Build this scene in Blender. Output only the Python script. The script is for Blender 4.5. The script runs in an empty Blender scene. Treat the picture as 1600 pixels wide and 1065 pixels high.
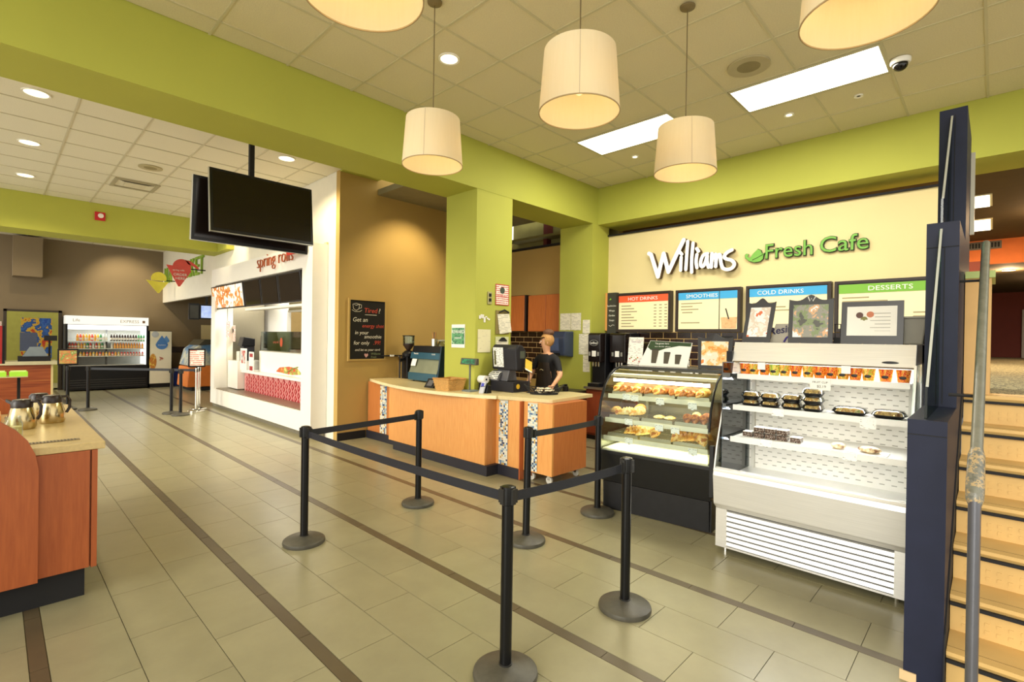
import bpy, bmesh, math, random
from mathutils import Matrix, Vector
random.seed(7)
PI = math.pi
scene = bpy.context.scene
C = scene.collection

# ---------------------------------------------------------------- camera
cam_d = bpy.data.cameras.new('camera'); cam = bpy.data.objects.new('camera', cam_d); C.objects.link(cam)
R_ = Vector((0.69405, -0.71977, 0.014915)); U_ = Vector((-0.007252, 0.013726, 0.999880)); F_ = Vector((0.719892, 0.694073, -0.004307))
M = Matrix.Identity(4)
for i in range(3):
    M[i][0] = R_[i]; M[i][1] = U_[i]; M[i][2] = -F_[i]
M[2][3] = 1.77
cam.matrix_world = M
cam_d.sensor_width = 36; cam_d.lens = 36 * 781.76 / 1600; cam_d.clip_start = .05; cam_d.clip_end = 100
scene.camera = cam

# ---------------------------------------------------------------- world, view, exposure
scene.view_settings.view_transform = 'Standard'; scene.view_settings.look = 'None'
scene.view_settings.gamma = 1; scene.view_settings.exposure = 0.35
try: scene.view_settings.use_curve_mapping = False
except Exception: pass
w = bpy.data.worlds.new('daylight'); scene.world = w; w.use_nodes = True
bg = w.node_tree.nodes['Background']; bg.inputs[0].default_value = (1.0, .96, .86, 1); bg.inputs[1].default_value = 1.35
sun_d = bpy.data.lights.new('low_sun', 'SUN'); sun_d.energy = 1.5; sun_d.color = (1, .97, .88); sun_d.angle = math.radians(28)
sun = bpy.data.objects.new('low_sun', sun_d); C.objects.link(sun); sun.rotation_euler = Vector((-1, -.12, .27)).to_track_quat('Z', 'Y').to_euler()

# ---------------------------------------------------------------- materials
def lin(h):
    h = h.lstrip('#'); o = []
    for i in (0, 2, 4):
        c = int(h[i:i+2], 16) / 255
        o.append(c / 12.92 if c <= .04045 else ((c + .055) / 1.055) ** 2.4)
    return (*o, 1)
MATS = {}
def base_mat(name):
    m = bpy.data.materials.new(name); m.use_nodes = True
    nt = m.node_tree; p = nt.nodes['Principled BSDF']
    return m, nt, p
def noise(nt, scale, detail=2, stretch=(1, 1, 1), rough=.5):
    tc = nt.nodes.new('ShaderNodeTexCoord'); mp = nt.nodes.new('ShaderNodeMapping'); mp.inputs['Scale'].default_value = stretch
    n = nt.nodes.new('ShaderNodeTexNoise'); n.inputs['Scale'].default_value = scale; n.inputs['Detail'].default_value = detail; n.inputs['Roughness'].default_value = rough
    nt.links.new(tc.outputs['Object'], mp.inputs[0]); nt.links.new(mp.outputs[0], n.inputs['Vector'])
    return n, tc, mp
def ramp(nt, src, stops, interp='LINEAR'):
    r = nt.nodes.new('ShaderNodeValToRGB'); r.color_ramp.interpolation = interp
    while len(r.color_ramp.elements) < len(stops): r.color_ramp.elements.new(.5)
    for e, (p, c) in zip(r.color_ramp.elements, stops):
        e.position = p; e.color = lin(c) if isinstance(c, str) else c
    nt.links.new(src, r.inputs[0]); return r
def mat(name, col, rough=.6, metal=0, var=.06, nscale=6, bump=0, bscale=60, spec=.5, emit=None, estr=0, coat=0):
    if name in MATS: return MATS[name]
    m, nt, p = base_mat(name)
    p.inputs['Roughness'].default_value = rough; p.inputs['Metallic'].default_value = metal
    p.inputs['Specular IOR Level'].default_value = spec; p.inputs['Coat Weight'].default_value = coat
    c = lin(col)
    if var:
        n, tc, mp = noise(nt, nscale, 3)
        a = tuple(max(0, x * (1 - var)) for x in c[:3]) + (1,); b = tuple(min(1, x * (1 + var)) for x in c[:3]) + (1,)
        r = ramp(nt, n.outputs['Fac'], [(.3, a), (.7, b)]); nt.links.new(r.outputs[0], p.inputs['Base Color'])
    else: p.inputs['Base Color'].default_value = c
    if bump:
        n2, _, _ = noise(nt, bscale, 3); bp = nt.nodes.new('ShaderNodeBump'); bp.inputs['Strength'].default_value = bump; bp.inputs['Distance'].default_value = .01
        nt.links.new(n2.outputs['Fac'], bp.inputs['Height']); nt.links.new(bp.outputs[0], p.inputs['Normal'])
    if emit:
        p.inputs['Emission Color'].default_value = lin(emit); p.inputs['Emission Strength'].default_value = estr
    MATS[name] = m; return m
def wood(name, c1, c2, axis='z', rough=.4, scale=9):
    if name in MATS: return MATS[name]
    m, nt, p = base_mat(name)
    st = {'z': (6, 6, .5), 'y': (6, .5, 6), 'x': (.5, 6, 6)}[axis]
    n, tc, mp = noise(nt, scale, 5, st, .6)
    r = ramp(nt, n.outputs['Fac'], [(.3, c1), (.7, c2)])
    nt.links.new(r.outputs[0], p.inputs['Base Color']); p.inputs['Roughness'].default_value = rough
    MATS[name] = m; return m
def brushed(name, col, axis='y', rough=.3, metal=1.0):
    if name in MATS: return MATS[name]
    m, nt, p = base_mat(name)
    st = {'z': (40, 40, .6), 'y': (40, .6, 40), 'x': (.6, 40, 40)}[axis]
    n, tc, mp = noise(nt, 6, 2, st)
    r = ramp(nt, n.outputs['Fac'], [(.2, tuple(x * .85 for x in lin(col)[:3]) + (1,)), (.8, lin(col))])
    nt.links.new(r.outputs[0], p.inputs['Base Color']); p.inputs['Metallic'].default_value = metal; p.inputs['Roughness'].default_value = rough
    MATS[name] = m; return m
def glass(name, tint='#eef6f4', gloss=.12):
    if name in MATS: return MATS[name]
    m = bpy.data.materials.new(name); m.use_nodes = True; nt = m.node_tree; nt.nodes.clear()
    o = nt.nodes.new('ShaderNodeOutputMaterial'); t = nt.nodes.new('ShaderNodeBsdfTransparent'); g = nt.nodes.new('ShaderNodeBsdfGlossy')
    lw = nt.nodes.new('ShaderNodeFresnel'); lw.inputs[0].default_value = 1.45
    mx = nt.nodes.new('ShaderNodeMixShader'); mt = nt.nodes.new('ShaderNodeMath'); mt.operation = 'MULTIPLY_ADD'; mt.inputs[1].default_value = .7; mt.inputs[2].default_value = gloss * .2
    t.inputs[0].default_value = lin(tint); g.inputs['Roughness'].default_value = .04
    nt.links.new(lw.outputs[0], mt.inputs[0]); nt.links.new(mt.outputs[0], mx.inputs[0]); nt.links.new(t.outputs[0], mx.inputs[1]); nt.links.new(g.outputs[0], mx.inputs[2])
    nt.links.new(mx.outputs[0], o.inputs[0]); MATS[name] = m; return m
def emis(name, col, s):
    if name in MATS: return MATS[name]
    m = bpy.data.materials.new(name); m.use_nodes = True; nt = m.node_tree; nt.nodes.clear()
    o = nt.nodes.new('ShaderNodeOutputMaterial'); e = nt.nodes.new('ShaderNodeEmission'); e.inputs[0].default_value = lin(col); e.inputs[1].default_value = s
    nt.links.new(e.outputs[0], o.inputs[0]); MATS[name] = m; return m
def printed(name, paper, ink, lines=60, horiz=40, thr=.5, rough=.6, margin=True):
    """paper with small broken lines of print; lines run horizontally on upright sheets"""
    if name in MATS: return MATS[name]
    m, nt, p = base_mat(name); p.inputs['Roughness'].default_value = rough
    tc = nt.nodes.new('ShaderNodeTexCoord'); sp = nt.nodes.new('ShaderNodeSeparateXYZ'); nt.links.new(tc.outputs['Object'], sp.inputs[0])
    def mth(op, a, b=None, c=None):
        n = nt.nodes.new('ShaderNodeMath'); n.operation = op
        for i, v in enumerate((a, b, c)):
            if v is None: continue
            if isinstance(v, (int, float)): n.inputs[i].default_value = v
            else: nt.links.new(v, n.inputs[i])
        return n.outputs[0]
    fr = mth('FRACT', mth('MULTIPLY', sp.outputs[2], lines)); on = mth('LESS_THAN', fr, .42)
    n, _, mp = noise(nt, 1, 2, (horiz, horiz, lines * .9)); brk = mth('GREATER_THAN', n.outputs['Fac'], thr)
    k = mth('MULTIPLY', on, brk)
    mx = nt.nodes.new('ShaderNodeMix'); mx.data_type = 'RGBA'; mx.inputs[6].default_value = lin(paper); mx.inputs[7].default_value = lin(ink)
    nt.links.new(k, mx.inputs[0]); nt.links.new(mx.outputs[2], p.inputs['Base Color'])
    MATS[name] = m; return m
def blotch(name, cols, scale=20, rough=.5, emit=0):
    if name in MATS: return MATS[name]
    m, nt, p = base_mat(name); p.inputs['Roughness'].default_value = rough
    n, _, _ = noise(nt, scale, 3, (1, 1, 1), .6)
    k = len(cols); r = ramp(nt, n.outputs['Fac'], [(.3 + .42 * i / k, c) for i, c in enumerate(cols)], 'CONSTANT' if k > 3 else 'LINEAR')
    nt.links.new(r.outputs[0], p.inputs['Base Color'])
    if emit: nt.links.new(r.outputs[0], p.inputs['Emission Color']); p.inputs['Emission Strength'].default_value = emit
    MATS[name] = m; return m

# ---------------------------------------------------------------- mesh builder
class MB:
    def __init__(s): s.v = []; s.f = []; s.m = []
    def add(s, vs, fs, mi=0):
        b = len(s.v); s.v += [tuple(v) for v in vs]; s.f += [tuple(b + i for i in f) for f in fs]; s.m += [mi] * len(fs); return s
    def box(s, x0, x1, y0, y1, z0, z1, mi=0):
        v = [(x0,y0,z0),(x1,y0,z0),(x1,y1,z0),(x0,y1,z0),(x0,y0,z1),(x1,y0,z1),(x1,y1,z1),(x0,y1,z1)]
        return s.add(v, [(0,3,2,1),(4,5,6,7),(0,1,5,4),(1,2,6,5),(2,3,7,6),(3,0,4,7)], mi)
    def prism(s, pts, vec, mi=0):
        n = len(pts); a = [Vector(p) for p in pts]; vec = Vector(vec); b = [p + vec for p in a]
        nrm = Vector((0,0,0))
        for i in range(n): nrm += a[i].cross(a[(i+1) % n])
        if nrm.dot(vec) > 0: a, b = a[::-1], b[::-1]
        return s.add(a + b, [tuple(range(n)), tuple(range(2*n-1, n-1, -1))] + [(i, n+i, n+(i+1) % n, (i+1) % n) for i in range(n)], mi)
    def ring(s, c, ax, r, n, ref=None):
        ax = Vector(ax).normalized(); u = ax.cross(Vector((0,0,1)) if abs(ax.z) < .9 else Vector((1,0,0))).normalized(); v = ax.cross(u)
        return [Vector(c) + (u * math.cos(2*PI*i/n) + v * math.sin(2*PI*i/n)) * r for i in range(n)]
    def cyl(s, p0, p1, r0, r1=None, n=16, mi=0):
        r1 = r0 if r1 is None else r1; ax = Vector(p1) - Vector(p0)
        a = s.ring(p0, ax, r0, n); b = s.ring(p1, ax, r1, n)
        return s.add(a + b, [tuple(range(n))[::-1], tuple(range(n, 2*n))] + [(i, (i+1) % n, n+(i+1) % n, n+i) for i in range(n)], mi)
    def lathe(s, prof, cx, cy, n=24, mi=0, z=0, cap=True):
        vs = []; fs = []
        for r, h in prof: vs += [(cx + r*math.cos(2*PI*i/n), cy + r*math.sin(2*PI*i/n), z + h) for i in range(n)]
        for k in range(len(prof)-1):
            for i in range(n): fs.append((k*n+i, k*n+(i+1) % n, (k+1)*n+(i+1) % n, (k+1)*n+i))
        if cap and prof[0][0] > 0: fs.append(tuple(range(n))[::-1])
        if cap and prof[-1][0] > 0: fs.append(tuple(range((len(prof)-1)*n, len(prof)*n)))
        return s.add(vs, fs, mi)
    def tube(s, pts, r, n=8, mi=0):
        pts = [Vector(p) for p in pts]; vs = []; fs = []; k = len(pts)
        rs = r if isinstance(r, (list, tuple)) else [r]*k
        u = None
        for i, p in enumerate(pts):
            t = (pts[min(i+1, k-1)] - pts[max(i-1, 0)]).normalized()
            if u is None: u = t.cross(Vector((0,0,1)) if abs(t.z) < .9 else Vector((1,0,0))).normalized()
            else: u = (u - t * u.dot(t)).normalized()
            v = t.cross(u); vs += [p + (u*math.cos(2*PI*j/n) + v*math.sin(2*PI*j/n)) * rs[i] for j in range(n)]
        for i in range(k-1):
            for j in range(n): fs.append((i*n+j, i*n+(j+1) % n, (i+1)*n+(j+1) % n, (i+1)*n+j))
        fs += [tuple(range(n))[::-1], tuple(range((k-1)*n, k*n))]
        return s.add(vs, fs, mi)
    def ell(s, c, r, nu=12, nv=8, mi=0, f=None):
        vs = []; fs = []
        for i in range(nv+1):
            a = PI*i/nv
            for j in range(nu):
                b = 2*PI*j/nu; d = Vector((math.sin(a)*math.cos(b), math.sin(a)*math.sin(b), math.cos(a)))
                if f: d = f(d)
                vs.append((c[0]+d.x*r[0], c[1]+d.y*r[1], c[2]+d.z*r[2]))
        for i in range(nv):
            for j in range(nu): fs.append((i*nu+j, (i+1)*nu+j, (i+1)*nu+(j+1) % nu, i*nu+(j+1) % nu))
        return s.add(vs, fs, mi)
    def loft(s, loops, mi=0, caps=True):
        n = len(loops[0]); vs = [p for l in loops for p in l]; fs = []
        for k in range(len(loops)-1):
            for i in range(n): fs.append((k*n+i, k*n+(i+1) % n, (k+1)*n+(i+1) % n, (k+1)*n+i))
        if caps: fs += [tuple(range(n))[::-1], tuple(range((len(loops)-1)*n, len(loops)*n))]
        return s.add(vs, fs, mi)
    def xf(s, mtx):
        s.v = [tuple(mtx @ Vector(v)) for v in s.v]; return s

MW = {}
def reg(o, mtx): MW[o.name] = mtx
def setp(o, label=None, cat=None, group=None, kind=None):
    if label: o['label'] = label
    if cat: o['category'] = cat
    if group: o['group'] = group
    if kind: o['kind'] = kind
    return o
def thing(name, label, cat, loc=(0,0,0), rotz=0, group=None):
    o = bpy.data.objects.new(name, None); C.objects.link(o); o.location = loc; o.rotation_euler = (0,0,rotz)
    o.empty_display_size = .1
    reg(o, Matrix.Translation(loc) @ Matrix.Rotation(rotz, 4, 'Z')); return setp(o, label, cat, group)
def obj(name, mb, m, parent=None, smooth=None, bevel=0, label=None, cat=None, group=None, kind=None, local=False, origin=None, recalc=True):
    """mesh builder -> one mesh object. Vertices are in world space unless local (then in the parent's space)"""
    me = bpy.data.meshes.new(name); vs = mb.v
    if parent is not None:
        pm = MW[parent.name]
        if not local:
            inv = pm.inverted(); vs = [inv @ Vector(v) for v in vs]
        own = pm
    else:
        if origin is None:
            xs, ys, zs = zip(*vs); origin = ((min(xs)+max(xs))/2, (min(ys)+max(ys))/2, min(zs))
        vs = [Vector(v) - Vector(origin) for v in vs]; own = Matrix.Translation(origin)
    me.from_pydata([tuple(v) for v in vs], [], mb.f)
    ms = m if isinstance(m, (list, tuple)) else [m]
    for x in ms: me.materials.append(x)
    if len(ms) > 1: me.polygons.foreach_set('material_index', mb.m)
    if recalc:
        bm = bmesh.new(); bm.from_mesh(me); bmesh.ops.recalc_face_normals(bm, faces=bm.faces); bm.to_mesh(me); bm.free()
    if smooth is not None:
        me.polygons.foreach_set('use_smooth', [True]*len(me.polygons)); me.set_sharp_from_angle(angle=math.radians(smooth))
    o = bpy.data.objects.new(name, me); C.objects.link(o)
    if parent is not None: o.parent = parent
    else: o.location = origin
    reg(o, own)
    if bevel:
        b = o.modifiers.new('bevel', 'BEVEL'); b.width = bevel; b.segments = 2; b.limit_method = 'ANGLE'
    return setp(o, label, cat, group, kind)
def struct(name, mb, m, parent=None, **k):
    return obj(name, mb, m, parent, kind='structure' if parent is None else None, **k)
def inst(name, src, loc, parent=None, mtx=None):
    """another object on the same mesh, placed at loc (world)"""
    o = bpy.data.objects.new(name, src if isinstance(src, bpy.types.Mesh) else src.data); C.objects.link(o)
    m = mtx or Matrix.Translation(loc)
    if parent is not None: o.parent = parent; m = MW[parent.name].inverted() @ m
    o.matrix_local = m; return o
def dup(root, loc, rotz=0, label=None, group=None):
    r = root.copy(); C.objects.link(r); r.location = loc; r.rotation_euler = (0,0,rotz); reg(r, Matrix.Translation(loc) @ Matrix.Rotation(rotz, 4, 'Z'))
    if label: r['label'] = label
    if group: r['group'] = group
    for ch in list(root.children):
        c = ch.copy(); C.objects.link(c); c.parent = r; reg(c, MW[r.name])
        for g in list(ch.children):
            d = g.copy(); C.objects.link(d); d.parent = c
    return r
# orientation of lettering: FX reads on a plane x = const seen from -x; FY on a plane y = const seen from -y
FX = Matrix(((0,0,-1,0),(-1,0,0,0),(0,1,0,0),(0,0,0,1)))
FY = Matrix(((1,0,0,0),(0,0,-1,0),(0,1,0,0),(0,0,0,1)))
def text_mb(s, size, loc, face=FX, ext=.002, align='CENTER', width=None, shear=0, spacing=1, off=0):
    cu = bpy.data.curves.new('t', 'FONT'); cu.body = s; cu.size = size; cu.extrude = ext; cu.align_x = align; cu.shear = shear; cu.space_character = spacing; cu.offset = off
    cu.resolution_u = 3
    o = bpy.data.objects.new('t', cu); C.objects.link(o); bpy.context.view_layer.update()
    me = bpy.data.meshes.new_from_object(o.evaluated_get(bpy.context.evaluated_depsgraph_get()))
    vs = [v.co.copy() for v in me.vertices]; fs = [tuple(p.vertices) for p in me.polygons]
    bpy.data.objects.remove(o); bpy.data.curves.remove(cu); bpy.data.meshes.remove(me)
    if width and vs:
        x0 = min(v.x for v in vs); x1 = max(v.x for v in vs); k = width / max(x1-x0, 1e-6)
        for v in vs: v.x *= k
    mt = Matrix.Translation(loc) @ face; mb = MB(); mb.add([mt @ v for v in vs], fs); return mb
def merge(*mbs):
    o = MB()
    for k, b in enumerate(mbs): o.add(b.v, b.f, 0); o.m[-len(b.f):] = list(b.m)
    return o
def area(name, loc, sx, sy, power, col, parent=None, rot=(0,0,0)):
    l = bpy.data.lights.new(name, 'AREA'); l.shape = 'RECTANGLE'; l.size = sx; l.size_y = sy; l.energy = power; l.color = col
    o = bpy.data.objects.new(name, l); C.objects.link(o)
    if parent is not None: o.parent = parent; o.matrix_local = MW[parent.name].inverted() @ (Matrix.Translation(loc) @ Matrix.Rotation(rot[2],4,'Z') @ Matrix.Rotation(rot[1],4,'Y') @ Matrix.Rotation(rot[0],4,'X'))
    else: o.location = loc; o.rotation_euler = rot
    return o
def point(name, loc, power, col, r=.05, parent=None, spot=None):
    l = bpy.data.lights.new(name, 'SPOT' if spot else 'POINT'); l.energy = power; l.color = col; l.shadow_soft_size = r
    if spot: l.spot_size = math.radians(spot); l.spot_blend = .6
    o = bpy.data.objects.new(name, l); C.objects.link(o)
    if parent is not None: o.parent = parent; o.matrix_local = MW[parent.name].inverted() @ Matrix.Translation(loc)
    else: o.location = loc
    return o
WARM = (1, .82, .52); NEUT = (1, .95, .82)

GREEN = mat('green_paint', '#b3b54a', .75, var=.03, nscale=1.5)
TAN = mat('tan_paint', '#bc9c58', .8, var=.03, nscale=1.5)
CREAM = mat('cream_paint', '#ead8a0', .8, var=.02, nscale=1.5)
TAUPE = mat('taupe_paint', '#84745a', .8, var=.03, nscale=1.5)
WHITE = mat('white_paint', '#efeadb', .6, var=.02)
BLACK = mat('black_plastic', '#101013', .4, var=.1, spec=.3)
BLACKM = mat('black_matte', '#121113', .75, var=.1)
NAVY = mat('navy_paint', '#1a1f35', .55, spec=.3, var=.1, nscale=8)
STEEL = brushed('brushed_steel', '#dcdad2', 'y', .32)
STEELX = brushed('brushed_steel_x', '#cfccc2', 'x', .35)
CHROME = mat('chrome', '#e8e6e0', .12, 1, var=0)
WOODO = wood('orange_maple', '#d9944f', '#e6a761', 'z', .35)
WOODR = wood('red_cherry', '#a3522a', '#b8632f', 'z', .4)
WORKTOP = mat('cream_laminate', '#d8c693', .3, var=.06, nscale=60)
GLASS = glass('clear_glass')
PAPER = mat('white_paper', '#f0ede2', .7, var=.02)
WHITEG = mat('white_gloss', '#f4f1e8', .25, var=.02)

# ================================================================= floor
grout = mat('dark_grout', '#6e6650', .9, bump=.1)
def floor_mat(name, c1, c2, rough):
    m, nt, p = base_mat(name)
    n, tc, mp = noise(nt, 3, 6, (1, 1, 1), .65)
    oi = nt.nodes.new('ShaderNodeObjectInfo'); ad = nt.nodes.new('ShaderNodeVectorMath'); ad.operation = 'ADD'
    nt.links.new(tc.outputs['Object'], ad.inputs[0]); nt.links.new(oi.outputs['Location'], ad.inputs[1]); nt.links.new(ad.outputs[0], mp.inputs[0])
    r = ramp(nt, n.outputs['Fac'], [(.25, c1), (.75, c2)])
    hs = nt.nodes.new('ShaderNodeHueSaturation'); mt = nt.nodes.new('ShaderNodeMath'); mt.operation = 'MULTIPLY_ADD'; mt.inputs[1].default_value = .08; mt.inputs[2].default_value = .96
    nt.links.new(oi.outputs['Random'], mt.inputs[0]); nt.links.new(mt.outputs[0], hs.inputs['Value']); nt.links.new(r.outputs[0], hs.inputs['Color'])
    nt.links.new(hs.outputs[0], p.inputs['Base Color']); p.inputs['Roughness'].default_value = rough
    bp = nt.nodes.new('ShaderNodeBump'); bp.inputs['Strength'].default_value = .03; bp.inputs['Distance'].default_value = .01
    n3 = nt.nodes.new('ShaderNodeTexNoise'); n3.inputs['Scale'].default_value = 9; nt.links.new(mp.outputs[0], n3.inputs['Vector'])
    nt.links.new(n3.outputs['Fac'], bp.inputs['Height']); nt.links.new(bp.outputs[0], p.inputs['Normal'])
    return m
TILE = floor_mat('porcelain_tile', '#8d876a', '#9a9474', .28)
STRIPE = floor_mat('dark_stripe_tile', '#544938', '#62563f', .35)
floor = struct('floor', MB().box(-4, 9, -4, 21.2, -.12, -.006), grout)
TLx, TLy = .345, .673
def tile_mesh(nm, sx, sy, m):
    b = MB().box(-sx/2+.002, sx/2-.002, -sy/2+.002, sy/2-.002, -.01, 0)
    me = bpy.data.meshes.new(nm); me.from_pydata(b.v, [], b.f); me.materials.append(m); return me
tm = tile_mesh('floor_tile', TLx, TLy, TILE); sm = tile_mesh('stripe_tile', .075, TLy, STRIPE)
rest = MB(); rests = MB(); nt_ = 0; ns_ = 0
for k in range(-4, 6):
    xs = 1.29 + 1.11*k
    for j in range(-4, 33):
        y = 4.923 - TLy/2 + (j-7)*TLy + TLy
        if y > 21 or xs > 8.5: continue
        if .5 < y < 9.6 and -.1 < xs < 4.8 and not (xs > 3.6 and y < 1.6):
            inst('stripe_tile', sm, (xs, y, 0), floor); ns_ += 1
        else: rests.box(xs-.036, xs+.036, y-TLy/2+.002, y+TLy/2-.002, -.01, 0)
    for r in range(3):
        x = xs + .0375 + TLx*(r+.5); ph = 5.25 if r != 1 else 4.923
        for j in range(-5, 33):
            y = ph - TLy/2 + (j-7)*TLy + TLy
            if y > 21.1 or x > 8.9 or y < -3.9: continue
            if .25 < y < 9.4 and -.15 < x < 4.75 and not (x > 4.3 and y < 2.9) and not (x > 4.5 and y < 6.9):
                inst('floor_tile', tm, (x, y, 0), floor); nt_ += 1
            else: rest.box(x-TLx/2+.002, x+TLx/2-.002, y-TLy/2+.002, y+TLy/2-.002, -.01, 0)
print('floor tiles', nt_, ns_)
obj('far_floor_tiles', rest, TILE, floor, kind='stuff', recalc=False)
obj('far_stripe_tiles', rests, STRIPE, floor, kind='stuff', recalc=False)

# ================================================================= ceilings
CT = mat('ceiling_tile', '#ded4ac', .9, var=.05, nscale=90, bump=.35, bscale=120)
CG = mat('ceiling_grid', '#cbc39c', .6, var=.03)
CTF = mat('far_ceiling_tile', '#e2dcc4', .9, var=.04, nscale=90, bump=.25, bscale=120)
CGF = mat('far_ceiling_grid', '#c9c1a4', .6, var=.03)
LIT = {(7.1-.715*1-.3575*0, 0)}
troffers = [(6.0275, 1.495, 1.41), (6.0275, 3.61, 1.41)]
def ceil(name, x0, x1, y0, y1, px, dx, py, dy, z, mt_, mg, holes=()):
    c = struct(name, MB().box(x0, x1, y0, y1, z+.03, z+.12), mg)
    me = bpy.data.meshes.new('ceiling_tile'); b = MB().box(-dx/2+.008, dx/2-.008, -dy/2+.008, dy/2-.008, 0, .02); me.from_pydata(b.v, [], b.f); me.materials.append(mt_)
    i0 = math.floor((x0-px)/dx); i1 = math.ceil((x1-px)/dx); j0 = math.floor((y0-py)/dy); j1 = math.ceil((y1-py)/dy)
    for i in range(i0, i1):
        for j in range(j0, j1):
            a, b2 = max(px+i*dx, x0), min(px+(i+1)*dx, x1); c0, c1 = max(py+j*dy, y0), min(py+(j+1)*dy, y1)
            if b2-a < .03 or c1-c0 < .03: continue
            cx, cy = (a+b2)/2, (c0+c1)/2
            if any(abs(cx-hx) < .3 and abs(cy-hy) < hl/2 for hx, hy, hl in holes): continue
            if b2-a > dx-.01 and c1-c0 > dy-.01: inst('ceiling_tile', me, (cx, cy, z+.008), c)
            else: obj('ceiling_tile', MB().box(a+.008, b2-.008, c0+.008, c1-.008, z+.008, z+.028), mt_, c, recalc=False)
    for i in range(i0, i1+1):
        x = px+i*dx
        if x0+.01 < x < x1-.01: obj('grid_bar', MB().box(x-.011, x+.011, y0, y1, z, z+.03), mg, c, recalc=False)
    for j in range(j0, j1+1):
        y = py+j*dy
        if y0+.01 < y < y1-.01: obj('grid_bar', MB().box(x0, x1, y-.011, y+.011, z+.001, z+.03), mg, c, recalc=False)
    return c
CEIL = 4.56
ceil('ceiling', -1.5, 7.75, -1.6, 5.31, 7.1, .715, .09, .705, CEIL, CT, CG, troffers)
ceil('ceiling_middle', -2, 4.04, 6.02, 14.02, .70, .72, 7.74, .72, CEIL, CTF, CGF)
ceil('ceiling_far', -2, 4.04, 14.85, 20.6, .70, .72, 14.96, .72, CEIL, CTF, CGF)
struct('ceiling_rear', MB().box(4.16, 8.3, 8.1, 21, 4.0, 4.1).box(4.755, 8.12, 6.02, 7.97, 4.3, 4.4), mat('rear_ceiling', '#8c8462', .9))

# ================================================================= green beams, column, pillar
struct('trim_1', MB().box(-3, 8.12, 5.31, 6.02, 3.9, 4.7).box(4.04, 4.755, 6.02, 7.97, 4.55, 4.7), GREEN)
struct('trim_2', MB().box(4.755, 5.48, 5.315, 6.0, 0, 3.9), GREEN)
struct('trim_3', MB().box(7.59, 8.12, 5.31, 6.06, 0, 3.9), GREEN)
struct('trim_4', MB().box(7.75, 8.5, -4, 5.31, 3.9, 4.7), GREEN)
struct('trim_5', MB().box(-2, 4.04, 14.02, 14.85, 3.83, 4.7).box(3.88, 4.04, 13.3, 14.02, 3.83, 4.56), GREEN)
# ================================================================= walls
struct('wall_tan', MB().box(4.04, 8.12, 7.97, 8.1, 0, 4.6), TAN)
struct('baseboard_tan', MB().box(4.04, 4.56, 7.945, 7.97, 0, .13), BLACKM)
struct('wall_service', MB().box(8.12, 8.2, .33, 5.31, 0, 3.735), CREAM)
struct('wall_nook', MB().box(8.12, 8.2, 6.06, 7.97, 0, 3.72), TAN)
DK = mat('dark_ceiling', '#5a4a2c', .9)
struct('trim_6', MB().box(8.05, 8.22, 6.06, 7.97, 3.72, 3.76).box(8.08, 8.2, .33, 5.31, 3.735, 3.76), BLACKM)  # the strip along the cream wall's top stands in for its shadow line
struct('wall_white', MB().box(4.04, 4.16, 8.1, 8.75, 0, 4.6).box(4.04, 4.16, 8.75, 21, 2.83, 4.6).box(4.04, 4.16, 13.7, 13.98, 0, 2.83), WHITE)
struct('wall_far', MB().box(-3, .24, 20.6, 20.75, 0, 4.6).box(.24, 1.42, 20.6, 20.75, 2.37, 4.6).box(1.42, 9, 20.6, 20.75, 0, 4.6), TAUPE)
struct('wall_shop_rear', MB().box(8.3, 8.4, 8.1, 20.6, 0, 4.0), mat('cream_wall_shop', '#c9b47c', .8))
struct('wall_shop_side', MB().box(5.2, 8.3, 14.1, 14.2, 0, 4.0), mat('tan_wall_shop', '#a98f5c', .8))
# doorway in the far wall
dr = thing('door_1', None, None, (.83, 20.6, 0)); dr['kind'] = 'structure'
obj('door_frame', MB().box(.2, .27, 20.53, 20.62, 0, 2.42).box(1.38, 1.46, 20.53, 20.62, 0, 2.42).box(.2, 1.46, 20.53, 20.62, 2.36, 2.42), mat('dark_bronze', '#3c3226', .5), dr)
struct('wall_beyond', MB().box(-1, 3, 23.5, 23.6, 0, 3.2), mat('olive_paint', '#a5a24a', .8))
struct('floor_beyond', MB().box(-2, 3, 20.75, 23.6, -.05, 0), TILE)
pic = thing('abstract_painting', 'blue red and yellow abstract painting seen through the far doorway', 'painting', (.95, 22.6, .6))
obj('canvas', MB().box(.62, 1.36, 22.6, 22.64, .9, 2.22), blotch('abstract_paint', ['#1f4fa8', '#3a6ab8', '#2a58a0', '#d8b23a', '#c8432a', '#c8a22a'], 3), pic)
obj('easel_leg', MB().box(.7, .74, 22.65, 22.69, 0, .95), BLACKM, pic); obj('easel_leg', MB().box(1.22, 1.26, 22.65, 22.69, 0, .95), BLACKM, pic)

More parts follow.
